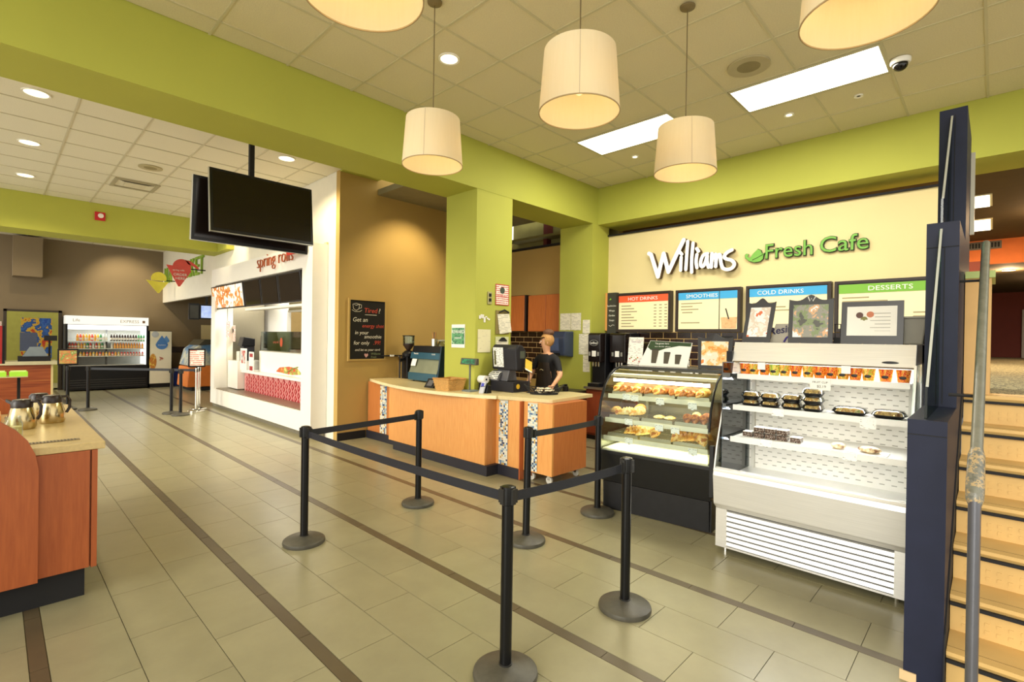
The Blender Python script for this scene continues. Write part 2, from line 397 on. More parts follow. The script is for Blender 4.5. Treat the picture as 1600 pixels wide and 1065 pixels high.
# ================================================================= navy stepped wall, glass and stairs
nw = struct('wall_stair', MB().box(3.36, 4.18, .165, .325, 0, 1.38).box(4.18, 5.0, .165, .325, 0, 2.55).box(5.0, 5.8, .165, .325, 0, 3.55), NAVY)
obj('cap_joint', MB().box(4.176, 4.18, .165, .325, 2.39, 2.395).box(3.357, 3.36, .165, .325, 1.30, 1.304).box(4.176, 4.18, .232, .236, 1.4, 2.39).box(4.996, 5.0, .232, .236, 2.57, 3.5), BLACKM, nw)
gp = mat('glass_edge', '#a9c4b0', .2)
gl2 = glass('green_glass', '#9fc0ac')
for x0, z0, zt in ((3.42, 1.38, 2.5), (4.26, 2.55, 3.5)):
    x1 = x0 + .75
    obj('glass_pane', MB().prism([(x0, .25, z0), (x1, .25, z0), (x1, .25, zt), (x0, .25, z0+.17)], (0, .012, 0)), gl2, nw)
    obj('steel_edge', MB().prism([(x0, .246, z0+.17), (x1, .246, zt), (x1, .246, zt+.009), (x0, .246, z0+.179)], (0, .012, 0)), mat('pale_edge', '#b9bcb2', .4), nw)
obj('wall_skirting', MB().prism([(3.3,.158,.02),(3.36,.158,.3),(4.9,.158,1.55),(4.95,.158,1.42),(3.5,.158,.1)], (0,.006,0)), BLACKM, nw)
obj('wood_chip_patch', MB().box(3.352, 3.36, .27, .34, .0, .05), mat('raw_wood', '#d8b98c', .8), nw)
STAIR = mat('tan_stair_rubber', '#d6b06c', .6, var=.06, nscale=5)
st = thing('stairs', None, None, (4.2, -1, 0)); st['kind'] = 'structure'
for k in range(7):
    x = 3.4 + .25*k; z = .22 + .2*k
    b = MB().box(x, 4.9+.02 if k < 6 else 5.2, -2.6, .155, z-.2 if k else 0, z-.02)
    obj('step', b, STAIR, st)
    obj('stair_tread', MB().prism([(x-.03,-2.6,z),(x-.03,-2.6,z-.02),(x-.01,-2.6,z-.045),(x+.04,-2.6,z-.02),(x+.25,-2.6,z-.02),(x+.25,-2.6,z)], (0,2.755,0)), STAIR, st)
    obj('nosing_strip', MB().box(x-.031, x-.012, -2.6, .155, z-.058, z-.04), BLACKM, st)
    obj('tread_line', MB().box(x+.035, x+.038, -2.6, .155, z, z+.0012), mat('tread_groove', '#8a6c3a', .8), st)
    if k:
        s = MB()
        for q in range(24):
            y = .1 - q*.045
            for zz in (.03, .07): s.box(x-.003, x, y-.012, y+.006, z-.2+zz, z-.2+zz+.018)
        obj('riser_studs', s, STAIR, st, kind='stuff', recalc=False)
CARPET = blotch('patterned_carpet', ['#8f8a6c', '#4f4a3a', '#a8a07c', '#6b6a52'], 26, .95)
struct('floor_landing', MB().box(5.2, 23, -6, .16, 1.3, 1.42).box(8.3, 23, .16, 7, 1.3, 1.42), CARPET)
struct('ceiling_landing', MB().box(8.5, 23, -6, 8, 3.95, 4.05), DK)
RED = mat('dark_red_paint', '#5c2014', .8)
struct('wall_landing', MB().box(22, 22.15, -6, 8, 1.42, 3.45), RED)
struct('trim_7', MB().box(14.2, 14.3, -6, 7, 3.45, 3.95), mat('orange_paint', '#e0783a', .8))
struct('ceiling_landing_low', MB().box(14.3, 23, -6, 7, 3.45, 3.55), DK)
t_ = thing('air_vent', 'slotted grey vent on the orange band up the stairs', 'vent', (14.19, .15, 3.76)); obj('frame', MB().box(14.18, 14.2, -.08, .45, 3.76, 3.92), mat('vent_grey', '#6a6458', .6), t_)
for k in range(10): obj('slot', MB().box(14.175, 14.18, -.05+.048*k, -.02+.048*k, 3.79, 3.89), BLACKM, t_)
struct('trim_9', MB().box(5.8, 5.84, .138, .165, 2.72, 3.42), mat('pale_metal', '#b5b09c', .4))
for k, (yy, xx) in enumerate(((-.2, 15.5), (-1.2, 17.5), (-.8, 11.5))):  # no such fittings known; warm lamps added to light the dim landing
    t_ = thing('downlight', ['added warm downlight beyond the orange band','added far warm downlight before the maroon door','added warm downlight before the orange band'][k], 'ceiling light', (xx, yy, 3.44 if k < 2 else 3.94)); zc = 3.45 if k < 2 else 3.95
    obj('lens', MB().lathe([(.09, 0), (.09, .008)], xx, yy, 20, z=zc-.01), emis('downlight_lens', '#ffedb8', 3.2), t_); obj('trim_ring', MB().lathe([(.09,0),(.11,-.004),(.11,.01),(.09,.01),(.09,0)], xx, yy, 20, z=zc-.01, cap=False), WHITEG, t_)
    point('downlight_lamp', (xx, yy, zc-.05), 90, (1,.66,.34), .08, t_)
struct('wall_red_side', MB().box(13.6, 13.7, .2, 7, 1.42, 3.45).box(8.3, 23, 7, 7.1, 0, 4.7).box(5.8, 23, -6.1, -6, 1.3, 4.0), RED)
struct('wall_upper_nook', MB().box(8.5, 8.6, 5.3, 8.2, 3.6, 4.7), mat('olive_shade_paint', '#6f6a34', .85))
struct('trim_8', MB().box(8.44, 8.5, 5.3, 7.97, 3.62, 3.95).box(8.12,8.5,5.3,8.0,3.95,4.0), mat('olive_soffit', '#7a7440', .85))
for k, (xa, xb) in enumerate(((9.9, 10.68), (11.8, 12.85))):
    t_ = thing('ceiling_light', ['nearer bright square ceiling light in the dim room up the stairs','farther bright square ceiling light in the dim room up the stairs'][k], 'ceiling light', ((xa+xb)/2, .4, 3.93))
    obj('frame', MB().box(xa-.03, xb+.03, .05, .78, 3.935, 3.95), CG, t_); obj('diffuser', MB().box(xa, xb, .08, .75, 3.925, 3.935), emis('upstairs_panel', '#fff3d0', 3.5), t_)
    area('panel_light', ((xa+xb)/2, .4, 3.9), .7, .6, 95, (1,.72,.4), t_)

# lit door panels at the far end of the landing
d2 = thing('door_2', None, None, (21.9, -.9, 1.42)); d2['kind'] = 'structure'
obj('door_leaf', MB().box(21.9, 22, -1.55, -.65, 1.42, 3.0), mat('maroon_door', '#4a1712', .4), d2)
obj('door_jamb', MB().box(21.85, 21.9, -.68, -.6, 1.42, 2.9), mat('dull_metal', '#8a8074', .5), d2); obj('door_jamb', MB().box(21.85, 21.9, -1.6, -1.52, 1.42, 2.9), mat('dull_metal', '#8a8074', .5), d2)
obj('kick_plate', MB().box(21.88, 21.9, -1.5, -.7, 1.42, 1.52), STEEL, d2)
bw = struct('wall_landing_block', MB().box(4.96, 5.5, .02, .16, 1.42, 2.26), mat('beige_panel', '#d2a868', .6))
obj('green_cap', MB().box(4.94, 5.52, 0, .16, 2.26, 2.31), mat('pale_green_cap', '#a9b96a', .5), bw)

# hand rail
hr = thing('stair_handrail', 'grey scuffed metal handrail rising beside the navy stepped wall', 'handrail', (2.83, .05, 0))
RAIL = blotch('scuffed_grey_paint', ['#6a6a5e', '#79786a', '#6f6e60'], 12, .35)
RAIL2 = blotch('chipped_grey_paint', ['#66665c', '#7a786c', '#b09870', '#6f6e60'], 40, .35)
pts = [(2.84, .05, 1.13)] + [(2.84 + 1.76*t, .05, 1.165 + 1.29*t) for t in [i/10 for i in range(11)]]
obj('rail', MB().tube(pts, .022, 16), RAIL, hr, smooth=50)
obj('sleeve', MB().tube([(2.84,.05,1.10),(2.84,.05,1.13),(2.86,.05,1.175),(3.0,.05,1.29),(3.02,.05,1.31)], [.02,.029,.031,.029,.023], 16), RAIL2, hr, smooth=50)
obj('post', MB().cyl((2.835,.05,0),(2.835,.05,1.14),.021,n=16), mat('rail_post', '#6f7078', .3, .6), hr, smooth=50)
for x, z in ((3.38, 1.52), (4.3, 2.18)):
    obj('bracket', MB().tube([(x,.05,z),(x,.165,z)], .008, 8), BLACKM, hr)

# ================================================================= doors/screens: lights
def troffer(x, y, lab):
    t = thing('ceiling_light', lab, 'ceiling light', (x, y, CEIL), group='long fluorescent ceiling panels')
    obj('frame', MB().box(x-.335, x-.305, y-.69, y+.69, CEIL-.004, CEIL+.03).box(x+.305, x+.335, y-.69, y+.69, CEIL-.004, CEIL+.03).box(x-.305, x+.305, y-.69, y-.675, CEIL-.004, CEIL+.03).box(x-.305, x+.305, y+.675, y+.69, CEIL-.004, CEIL+.03), CG, t)
    obj('diffuser', MB().box(x-.305, x+.305, y-.675, y+.675, CEIL-.003, CEIL+.02), emis('fluorescent_panel', '#fffbea', 4.5), t)
    area('panel_light', (x, y, CEIL-.02), .6, 1.3, 55, NEUT, t)
troffer(6.0275, 1.495, 'bright rectangular ceiling light beside the round speaker and the camera dome')
troffer(6.0275, 3.61, 'bright rectangular ceiling light partly behind the right pendant lamp')
def downlight(x, y, lab, r=.11, p=25, grp='round recessed downlights', spot=110, z=CEIL):
    t = thing('downlight', lab, 'ceiling light', (x, y, z), group=grp)
    obj('trim_ring', MB().lathe([(r, .0), (r+.02, -.004), (r+.02, .012), (r, .012), (r, 0)], x, y, 28, z=z-.002, cap=False), WHITEG, t, smooth=40)
    obj('lens', MB().lathe([(r, .002), (r, .01)], x, y, 28, z=z-.004), emis('downlight_lens', '#ffedb8', 3.2), t)
    if p: point('downlight_lamp', (x, y, z-.03), p, WARM, .08, t, spot=spot)
downlight(3.15, 3.97, 'round recessed downlight in the ceiling above the left pendant lamp', .085)
for x, y, s in ((.33, 8.12, 'nearest of the three round downlights in a line at far left'), (.35, 10.31, 'middle of the three round downlights in a line at far left'), (.38, 12.51, 'farthest of the three round downlights in a line at far left'), (3.2, 8.09, 'round downlight behind the hanging television by the green beam')):
    downlight(x, y, s, p=170, spot=150)
downlight(.5, 18.6, 'small glowing downlight over the cash counter at the far wall', .09, 60, spot=140)
downlight(3.0, 18.8, 'small glowing downlight in front of the far drinks cooler', .09, 60, spot=120)
for x, y, s in ((6.75, 1.85, 'tiny glowing spotlight in the ceiling beside the near light panel'), (6.75, 3.97, 'tiny glowing spotlight in the ceiling beside the far light panel')):
    downlight(x, y, s, .035, 0, 'tiny recessed spotlights')
downlight_off = thing('ceiling_spotlight', 'tiny unlit recessed spotlight right of the glowing one', 'ceiling light', (6.75, 1.14, CEIL))
obj('trim_ring', MB().lathe([(.02,0),(.045,-.004),(.045,.01),(.02,.01),(.02,0)], 6.75, 1.14, 20, z=CEIL-.002, cap=False), WHITEG, downlight_off, smooth=40)
obj('lens', MB().lathe([(.02,0),(.02,.006)], 6.75, 1.14, 20, z=CEIL), BLACKM, downlight_off)
# lights that wash the walls and the sign
def washer(x, y, z, tx, ty, tz, p, ang, lab):
    t = thing('wall_washer', lab, 'ceiling light', (x, y, z), group='wall washer spotlights')
    d = (Vector((tx,ty,tz)) - Vector((x,y,z))).normalized()
    obj('lamp_head', MB().cyl(Vector((x,y,z))-d*.06, Vector((x,y,z))+d*.02, .03, .045, 14), WHITEG, t, smooth=40)
    l = bpy.data.lights.new('washer_lamp', 'SPOT'); l.energy = p; l.color = WARM; l.spot_size = math.radians(ang); l.spot_blend = .8; l.shadow_soft_size = .04
    o = bpy.data.objects.new('washer_lamp', l); C.objects.link(o); o.parent = t
    o.matrix_local = MW[t.name].inverted() @ Matrix.Translation(Vector((x,y,z))+d*.05) @ (-d).to_track_quat('Z', 'Y').to_matrix().to_4x4()
washer(3.2, 9.6, 4.52, 4.04, 9.9, 3.75, 70, 70, 'small white spotlight aimed at the white bulkhead above the dark screens')
washer(3.2, 12.6, 4.52, 4.04, 12.9, 3.75, 70, 70, 'small white spotlight aimed at the white bulkhead near the market sign')
washer(5.4, 6.9, 4.28, 5.3, 7.97, 2.4, 110, 95, 'small hidden spotlight washing the tan wall above the chalkboard')
washer(2.6, 19.0, 4.5, 3.0, 20.6, 3.0, 160, 80, 'small spotlight washing the taupe wall above the drinks cooler')
# speakers, vent, camera
def cspk(x, y, r, lab):
    t = thing('ceiling_speaker', lab, 'speaker', (x, y, CEIL))
    obj('rim', MB().lathe([(r*.55, -.002), (r, -.004), (r, .01), (r*.55, .01), (r*.55, -.002)], x, y, 32, z=CEIL-.004, cap=False), mat('speaker_rim', '#b7ab84', .6), t, smooth=40)
    obj('grille', MB().lathe([(r*.55, -.004), (r*.55, .004)], x, y, 32, z=CEIL-.002), mat('speaker_grille', '#93875f', .8, bump=.5, bscale=200), t)
cspk(5.29, 1.83, .2, 'round beige ceiling speaker left of the near light panel')
cspk(1.82, 10.28, .17, 'round pale ceiling speaker near the air vent')
t = thing('security_camera', 'black and white dome security camera on the ceiling', 'camera', (6.15, .70, CEIL))
obj('housing', MB().lathe([(.075,-.045),(.085,-.03),(.085,0)], 6.15, .7, 24, z=CEIL), WHITEG, t, smooth=50)
obj('dome', MB().ell((6.15,.7,CEIL-.05), (.062,.062,.06), 18, 12), mat('smoked_dome', '#0e0c0c', .1), t, smooth=60)
t = thing('air_vent', 'square slotted air vent in the middle ceiling', 'vent', (1.84, 11.72, CEIL))
obj('frame', MB().box(1.5,2.18,11.38,11.45,CEIL-.01,CEIL+.005).box(1.5,2.18,12.0,12.07,CEIL-.01,CEIL+.005).box(1.5,1.56,11.45,12.0,CEIL-.01,CEIL+.005).box(2.12,2.18,11.45,12.0,CEIL-.01,CEIL+.005), mat('vent_frame', '#a89f80', .6), t)
obj('core', MB().box(1.68,2.0,11.56,11.9,CEIL-.012,CEIL), mat('vent_core', '#d8d0b4', .6), t)
for k in range(4):
    a = .06+.03*k
    obj('louver', MB().box(1.5+a,2.18-a,11.4+a,11.41+a,CEIL-.01,CEIL+.006), mat('vent_louver', '#6a6450', .6), t)
t = thing('air_vent', 'small slotted vent in the ceiling before the far wall', 'vent', (1.35, 17.6, CEIL))
obj('frame', MB().box(1.05,1.65,17.35,17.85,CEIL-.008,CEIL+.004), mat('vent_frame', '#a89f80'), t)
for k in range(4): obj('louver', MB().box(1.1,1.6,17.4+.11*k,17.46+.11*k,CEIL-.014,CEIL-.008), mat('vent_louver', '#6a6450'), t)
t = thing('fire_alarm', 'small red fire alarm on the second green beam', 'alarm', (1.58, 14.0, 4.2))
obj('housing', MB().box(1.5,1.68,13.97,14.02,4.2,4.38), mat('alarm_red', '#c8202a', .4), t, bevel=.01)
obj('strobe', MB().cyl((1.6,13.955,4.3),(1.6,13.97,4.3),.05,n=16), WHITEG, t)
obj('duct_cover', MB().box(.37,.99,20.0,20.598,3.36,4.5), TAUPE, kind=None, label='boxy taupe bulkhead high on the far wall above the doorway', cat='bulkhead')

# ================================================================= pendants
def shade_mat():
    m = bpy.data.materials.new('linen_shade'); m.use_nodes = True; nt = m.node_tree; nt.nodes.clear()
    o = nt.nodes.new('ShaderNodeOutputMaterial'); d = nt.nodes.new('ShaderNodeBsdfDiffuse'); t = nt.nodes.new('ShaderNodeBsdfTranslucent'); mx = nt.nodes.new('ShaderNodeMixShader')
    n, tc, mp = noise(nt, 60, 2, (1, 1, .05)); r = ramp(nt, n.outputs['Fac'], [(.3, '#efeacf'), (.7, '#f3eed6')])
    nt.links.new(r.outputs[0], d.inputs[0]); t.inputs[0].default_value = lin('#f6e3b4'); mx.inputs[0].default_value = .4
    nt.links.new(d.outputs[0], mx.inputs[1]); nt.links.new(t.outputs[0], mx.inputs[2]); nt.links.new(mx.outputs[0], o.inputs[0]); return m
SHADE = shade_mat()
def pendant(x, y, z, lab):
    t = thing('pendant_lamp', lab, 'pendant lamp', (x, y, z), group='white drum pendant lamps')
    sh = obj('shade', MB().lathe([(.25, 0), (.222, .385), (.219, .385), (.247, 0), (.25, 0)], x, y, 48, z=z, cap=False), SHADE, t, smooth=40)
    obj('rim', MB().lathe([(.2515, 0), (.2515, .006), (.246, .006), (.246, 0), (.2515, 0)], x, y, 48, z=z-.001, cap=False), mat('shade_rim', '#b39a6c', .7), sh)
    obj('seam', MB().tube([(x-.2505*.8,y-.2505*.6,z+.005),(x-.2235*.8,y-.2235*.6,z+.38)], .0015, 5), mat('shade_seam', '#bfb193', .7), sh)
    obj('cord', MB().cyl((x,y,z+.2),(x,y,CEIL-.01),.004,n=8), mat('brown_cord', '#6b5a34', .6), t)
    obj('canopy', MB().lathe([(.02,-.03),(.06,-.012),(.062,0)], x, y, 20, z=CEIL), mat('brown_canopy', '#7a6a44', .5), t, smooth=40)
    obj('bulb', MB().ell((x,y,z+.16),(.035,.035,.05),14,10), emis('warm_bulb', '#ffd98c', 1.6), t, smooth=60)
    obj('spider', MB().cyl((x-.22,y,z+.35),(x+.22,y,z+.35),.003,n=6).cyl((x,y-.22,z+.35),(x,y+.22,z+.35),.003,n=6), CHROME, t)
    point('pendant_light', (x, y, z+.13), 2.6, (1,.74,.40), .05, t)
pendant(2.53, 3.39, 3.20, 'white drum pendant lamp hanging farthest left, before the green beam')
pendant(2.52, 1.88, 3.18, 'white drum pendant lamp in the middle of the picture, largest fully visible')
pendant(4.0, 1.88, 3.17, 'white drum pendant lamp hanging in front of the far light panel')
pendant(1.05, 1.90, 3.18, 'white drum pendant lamp cut off by the top edge, left one')
pendant(2.60, .42, 3.18, 'white drum pendant lamp cut off by the top edge, right one')

# ================================================================= service counter
KX = 4.42
ct = thing('service_counter', 'curved orange maple service counter with mosaic tile strips and black kick base', 'counter', (4.9, 6, 0))
obj('front_panel', MB().box(KX, KX+.03, 4.72, 6.98, .13, .985), WOODO, ct)
obj('side_panel', MB().box(KX+.03, 4.62, 4.72, 4.75, .13, .985), wood('maple_shaded_side', '#c98242', '#d69250', 'z', .35), ct)  # maple darkened to carry the shade on the counter's right side
obj('side_panel', MB().box(KX+.03, 4.62, 6.95, 6.98, .13, .985), WOODO, ct)
obj('end_panel', MB().box(4.62, 4.65, 4.285, 4.72, .13, .985), WOODO, ct)
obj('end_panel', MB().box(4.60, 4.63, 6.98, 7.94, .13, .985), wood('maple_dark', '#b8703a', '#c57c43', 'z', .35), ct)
obj('carcass', MB().box(4.65, 4.74, 4.29, 7.94, .13, .985).box(4.46, 4.65, 4.76, 6.94, .13, .985), WOODR, ct)
obj('kick_base', MB().box(KX-.02, 4.62, 4.66, 6.82, 0, .13), mat('black_kick', '#22212b', .5, var=.1), ct)
obj('kick_base', MB().box(4.60, 4.73, 4.29, 4.66, 0, .13), mat('black_kick', '#22212b'), ct)
obj('kick_base', MB().box(4.57, 4.73, 6.82, 7.94, 0, .13), mat('black_kick', '#22212b'), ct)
obj('divider_strip', MB().box(4.60, 4.74, 4.27, 4.286, 0, .985), WOODR, ct)
top1 = [(4.53,4.64),(4.44,4.82),(4.34,5.12),(4.27,5.45),(4.245,5.8),(4.245,6.17),(4.28,6.5),(4.33,6.81),(4.42,7.2),(4.5,7.5),(4.60,7.83),(4.63,7.95)]
wt = thing('countertop', 'long curved cream laminate countertop running to the tan wall', 'countertop', (4.9, 6.4, .985))
obj('slab', MB().prism([(x,y,.985) for x,y in top1] + [(5.75,7.95,.985),(5.75,6.02,.985),(4.752,6.02,.985),(4.752,5.3,.985),(5.15,5.3,.985),(5.15,4.64,.985)], (0,0,.045)), WORKTOP, wt)
obj('edge_band', MB().prism([(x-.004,y-.002,.986) for x,y in top1[:-1]] + [(x+.01,y,.986) for x,y in top1[:-1]][::-1], (0,0,.043)), mat('cream_edge', '#e9d9aa', .4), wt)
WCT = mat('back_cupboard', '#8a4a28', .5)
obj('rear_cupboard', MB().box(5.3, 5.72, 6.1, 7.94, 0, .985), WOODR, label='low wooden cupboard under the rear of the long countertop', cat='cupboard')

# mosaic strips: small glass tiles, counted in hundreds, joined per strip
MC = [mat('mosaic_white', '#e8e4d2', .2, var=0), mat('mosaic_blue', '#4a6f9e', .2, var=0), mat('mosaic_sky', '#9db8c4', .2, var=0), mat('mosaic_navy', '#2f3f66', .2, var=0), mat('mosaic_gold', '#c9a45a', .2, var=0), mat('mosaic_grout', '#c8c3b0', .8, var=0)]
def mosaic(parent, x, y0, y1, z0=.135, z1=.98, n=6):
    b = MB().box(x, x+.004, y0, y1, z0, z1, 5); s = (y1-y0)/n; k = int((z1-z0)/s)
    for i in range(n):
        for j in range(k):
            b.box(x-.003, x, y0+i*s+.002, y0+(i+1)*s-.002, z0+j*s+.002, z0+(j+1)*s-.002, random.choice([0,0,0,1,2,2,3,4,0]))
    obj('mosaic_strip', b, MC, parent, kind='stuff', recalc=False)
mosaic(ct, 4.612, 4.50, 4.66); mosaic(ct, 4.594, 7.33, 7.53)

cu = thing('rolling_cabinet', 'orange maple rolling cabinet with a mosaic strip at the end of the counter', 'cabinet', (5.0, 4.0, 0))
obj('front_panel', MB().box(4.66, 4.69, 3.80, 4.262, .12, .985), WOODO, cu)
obj('side_panel', MB().box(4.69, 5.36, 3.80, 3.83, .12, .985), wood('maple_shaded_side2', '#b96a34', '#c97a40', 'z', .35), cu)  # shade on the cabinet's right side is put into this darker maple
obj('carcass', MB().box(4.69, 5.36, 3.83, 4.262, .12, .985), WOODR, cu)
mosaic(cu, 4.652, 4.03, 4.19)
for x, y in ((4.74, 3.9), (5.28, 3.9), (4.74, 4.18), (5.28, 4.18)):
    c = obj('caster', MB().cyl((x-.012,y,.045),(x+.012,y,.045),.045,n=18), mat('caster_white', '#c9c5b8', .4), cu, smooth=40)
    obj('caster_fork', MB().box(x-.02,x-.014,y-.02,y+.02,.05,.12).box(x+.014,x+.02,y-.02,y+.02,.05,.12), CHROME, c)
w2 = thing('countertop', 'short cream laminate countertop on the rolling cabinet, cut at an angle', 'countertop', (5.2, 4.2, .985))
obj('slab', MB().prism([(4.545,4.62,.985),(4.75,3.93,.985),(4.78,3.90,.985),(5.72,3.96,.985),(5.72,4.36,.985),(5.15,4.62,.985)], (0,0,.045)), WORKTOP, w2, bevel=.004)

# ---- on the counter
WICK = mat('wicker_tan', '#c99a55', .7, var=.2, nscale=60)
def wicker(name, lab, x0, x1, y0, y1, z, h, cat='basket', rz=0, flare=.03):
    cx, cy = (x0+x1)/2, (y0+y1)/2; t = thing(name, lab, cat, (cx, cy, z))
    n = 9
    for k in range(n):
        f = flare*(k/n); zz = z + h*(k+.5)/n; o = (k % 2)*.0012
        pts = []
        A = [(x0-f,y0-f),(x1+f,y0-f),(x1+f,y1+f),(x0-f,y1+f)]
        for i in range(4):
            a, b = A[i], A[(i+1) % 4]
            m = 14
            for j in range(m):
                s_ = j/m; px = a[0]+(b[0]-a[0])*s_; py = a[1]+(b[1]-a[1])*s_
                wob = .003*math.sin(PI*(j+k)); nx, ny = [(0,-1),(1,0),(0,1),(-1,0)][i]; w_ = .003 if (j+k) % 2 else -.003
                pts.append((px+nx*w_, py+ny*w_, zz))
        pts.append(pts[0])
        obj('woven_strand', MB().tube(pts, h/n*.52, 6), WICK, t, smooth=60)
    f = flare
    obj('rim', MB().tube([(x0-f,y0-f,z+h),(x1+f,y0-f,z+h),(x1+f,y1+f,z+h),(x0-f,y1+f,z+h),(x0-f,y0-f,z+h),(x1+f,y0-f,z+h)], .012, 8), mat('wicker_rim', '#b98544', .7, var=.2), t)
    obj('base', MB().box(x0,x1,y0,y1,z,z+.012), WICK, t)
    return t
ZC = 1.03
b = wicker('wicker_basket', 'square tan wicker basket on the curved counter before the green column', 4.40, 4.66, 5.45, 5.74, ZC, .16)
t = thing('customer_display', 'small green-lit customer display on a grey pole', 'display', (4.62, 5.26, ZC))
obj('foot', MB().box(4.54,4.70,5.17,5.34,ZC,ZC+.02), mat('steel_blue_grey', '#6c7679', .4), t, bevel=.005)
obj('pole', MB().cyl((4.62,5.26,ZC+.02),(4.62,5.26,1.42),.014,n=12), mat('pole_grey', '#5b5f58', .4), t, smooth=40)
hd = obj('display_head', MB().prism([(4.58,5.1,1.40),(4.60,5.1,1.49),(4.64,5.1,1.49),(4.64,5.1,1.40)], (0,.33,0)), mat('display_grey', '#4b483c', .5), t, bevel=.004)
obj('screen', MB().prism([(4.5815,5.13,1.415),(4.5955,5.13,1.478),(4.599,5.13,1.478),(4.585,5.13,1.415)], (0,.27,0)), blotch('green_led', ['#0d2a1c', '#1f7a4c', '#12402a'], 14, .3, .5), hd)
t = thing('card_terminal', 'small handheld card payment terminal leaning on its stand', 'card reader', (4.58, 4.98, ZC))
obj('stand', MB().prism([(4.6,4.9,ZC),(4.7,4.9,ZC),(4.68,4.9,ZC+.1),(4.64,4.9,ZC+.12)], (0,.1,0)), BLACK, t, bevel=.005)
obj('handset', MB().prism([(4.56,4.93,ZC),(4.585,4.93,ZC),(4.64,4.93,ZC+.15),(4.615,4.93,ZC+.155)], (0,.085,0)), mat('handset_grey', '#b9bcc4', .35), t, bevel=.006)
obj('screen', MB().prism([(4.590,4.945,ZC+.09),(4.593,4.945,ZC+.09),(4.609,4.945,ZC+.135),(4.606,4.945,ZC+.135)], (0,.055,0)), mat('blue_screen', '#3a3f9c', .2, emit='#3a3f9c', estr=.3), t)
obj('cable', MB().tube([(4.62+.03*math.sin(a), 4.96+.12*math.cos(a)*1.1, ZC+.05+.06*math.sin(a*.5)) for a in [i*.4 for i in range(14)]], .004, 6), BLACK, t)
# cash register
t = thing('cash_register', 'dark touchscreen cash register with taped menu sheet and cash box', 'cash register', (5.1, 4.95, ZC))
DG = mat('dark_grey_plastic', '#232227', .5, spec=.3); DG2 = mat('mid_grey_plastic', '#57565a', .4)
bx = obj('cash_box', MB().box(4.95,5.3,4.74,5.2,ZC,ZC+.145), DG, t, bevel=.006)
obj('yellow_dot', MB().cyl((5.05,4.738,ZC+.08),(5.05,4.741,ZC+.08),.035,n=20), mat('yellow_sticker', '#e3b92c', .5), bx)
obj('neck', MB().prism([(4.99,4.9,ZC+.145),(5.2,4.9,ZC+.145),(5.16,4.9,1.36),(5.06,4.9,1.38)], (0,.24,0)), DG2, t, bevel=.01)
mo = obj('monitor', MB().prism([(5.0,4.72,1.33),(5.14,4.72,1.32),(5.2,4.72,1.44),(5.19,4.72,1.60),(5.12,4.72,1.68),(5.03,4.72,1.69),(4.98,4.72,1.63)], (0,.49,0)), DG, t, bevel=.02)
obj('taped_sheet', MB().prism([(4.995,4.97,1.37),(4.973,4.97,1.62),(4.975,4.97,1.645),(4.999,4.97,1.37)], (0,.2,0)), printed('menu_sheet', '#eeeee8', '#6a6a66', 55, 40, .52), mo)
obj('bottle_picture', MB().prism([(4.990,5.115,1.40),(4.974,5.115,1.60),(4.972,5.115,1.60),(4.988,5.115,1.40)], (0,.035,0)), mat('olive_print', '#5f5b34', .6), mo)
obj('side_badge', MB().box(5.06,5.15,4.715,4.722,1.5,1.6), mat('green_grey_badge', '#4c5247', .4), mo)
pr = obj('receipt_printer', MB().prism([(4.93,5.02,ZC+.145),(5.08,5.02,ZC+.145),(5.08,5.02,ZC+.29),(4.97,5.02,ZC+.22)], (0,.24,0)), DG2, t, bevel=.008)
obj('price_sheet', MB().prism([(4.935,5.04,ZC+.165),(4.972,5.04,ZC+.235),(5.03,5.04,ZC+.27),(5.028,5.04,ZC+.272),(4.97,5.04,ZC+.238),(4.932,5.04,ZC+.168)], (0,.2,0)), printed('price_sheet', '#f1efe8', '#333333', 40, 30, .45), pr)

t = thing('paper_roll', 'white paper roll lying beside the cash register', 'paper roll', (4.84, 5.32, ZC))
obj('roll', MB().cyl((4.84,5.315,ZC+.16) if 0 else (4.84,5.16,ZC+.16),(4.84,5.29,ZC+.16),.055,n=24), WHITEG, t, smooth=40)
obj('core', MB().cyl((4.84,5.155,ZC+.16),(4.84,5.295,ZC+.16),.014,n=12), DG, t, smooth=40)
obj('holder', MB().box(4.81,4.87,5.18,5.28,ZC,ZC+.105), DG, t)
t = thing('yellow_cup_box', 'small yellow and white box held up beside the register', 'box', (5.3, 4.62, ZC))
obj('box', MB().prism([(5.05,4.61,1.37),(5.14,4.57,1.32),(5.18,4.60,1.40),(5.09,4.64,1.45)], (.05,.05,.05)), mat('yellow_card', '#d9b02c', .5), t)
obj('white_edge', MB().prism([(5.045,4.605,1.355),(5.14,4.565,1.305),(5.142,4.568,1.32),(5.048,4.608,1.37)], (.05,.05,.05)), WHITEG, t)
obj('stem', MB().cyl((5.16,4.72,ZC) if 0 else (5.13,4.61,ZC),(5.13,4.61,1.34),.008,n=10), DG, t)
obj('stem_foot', MB().cyl((5.13,4.61,ZC),(5.13,4.61,ZC+.01),.03,n=20), DG, t)
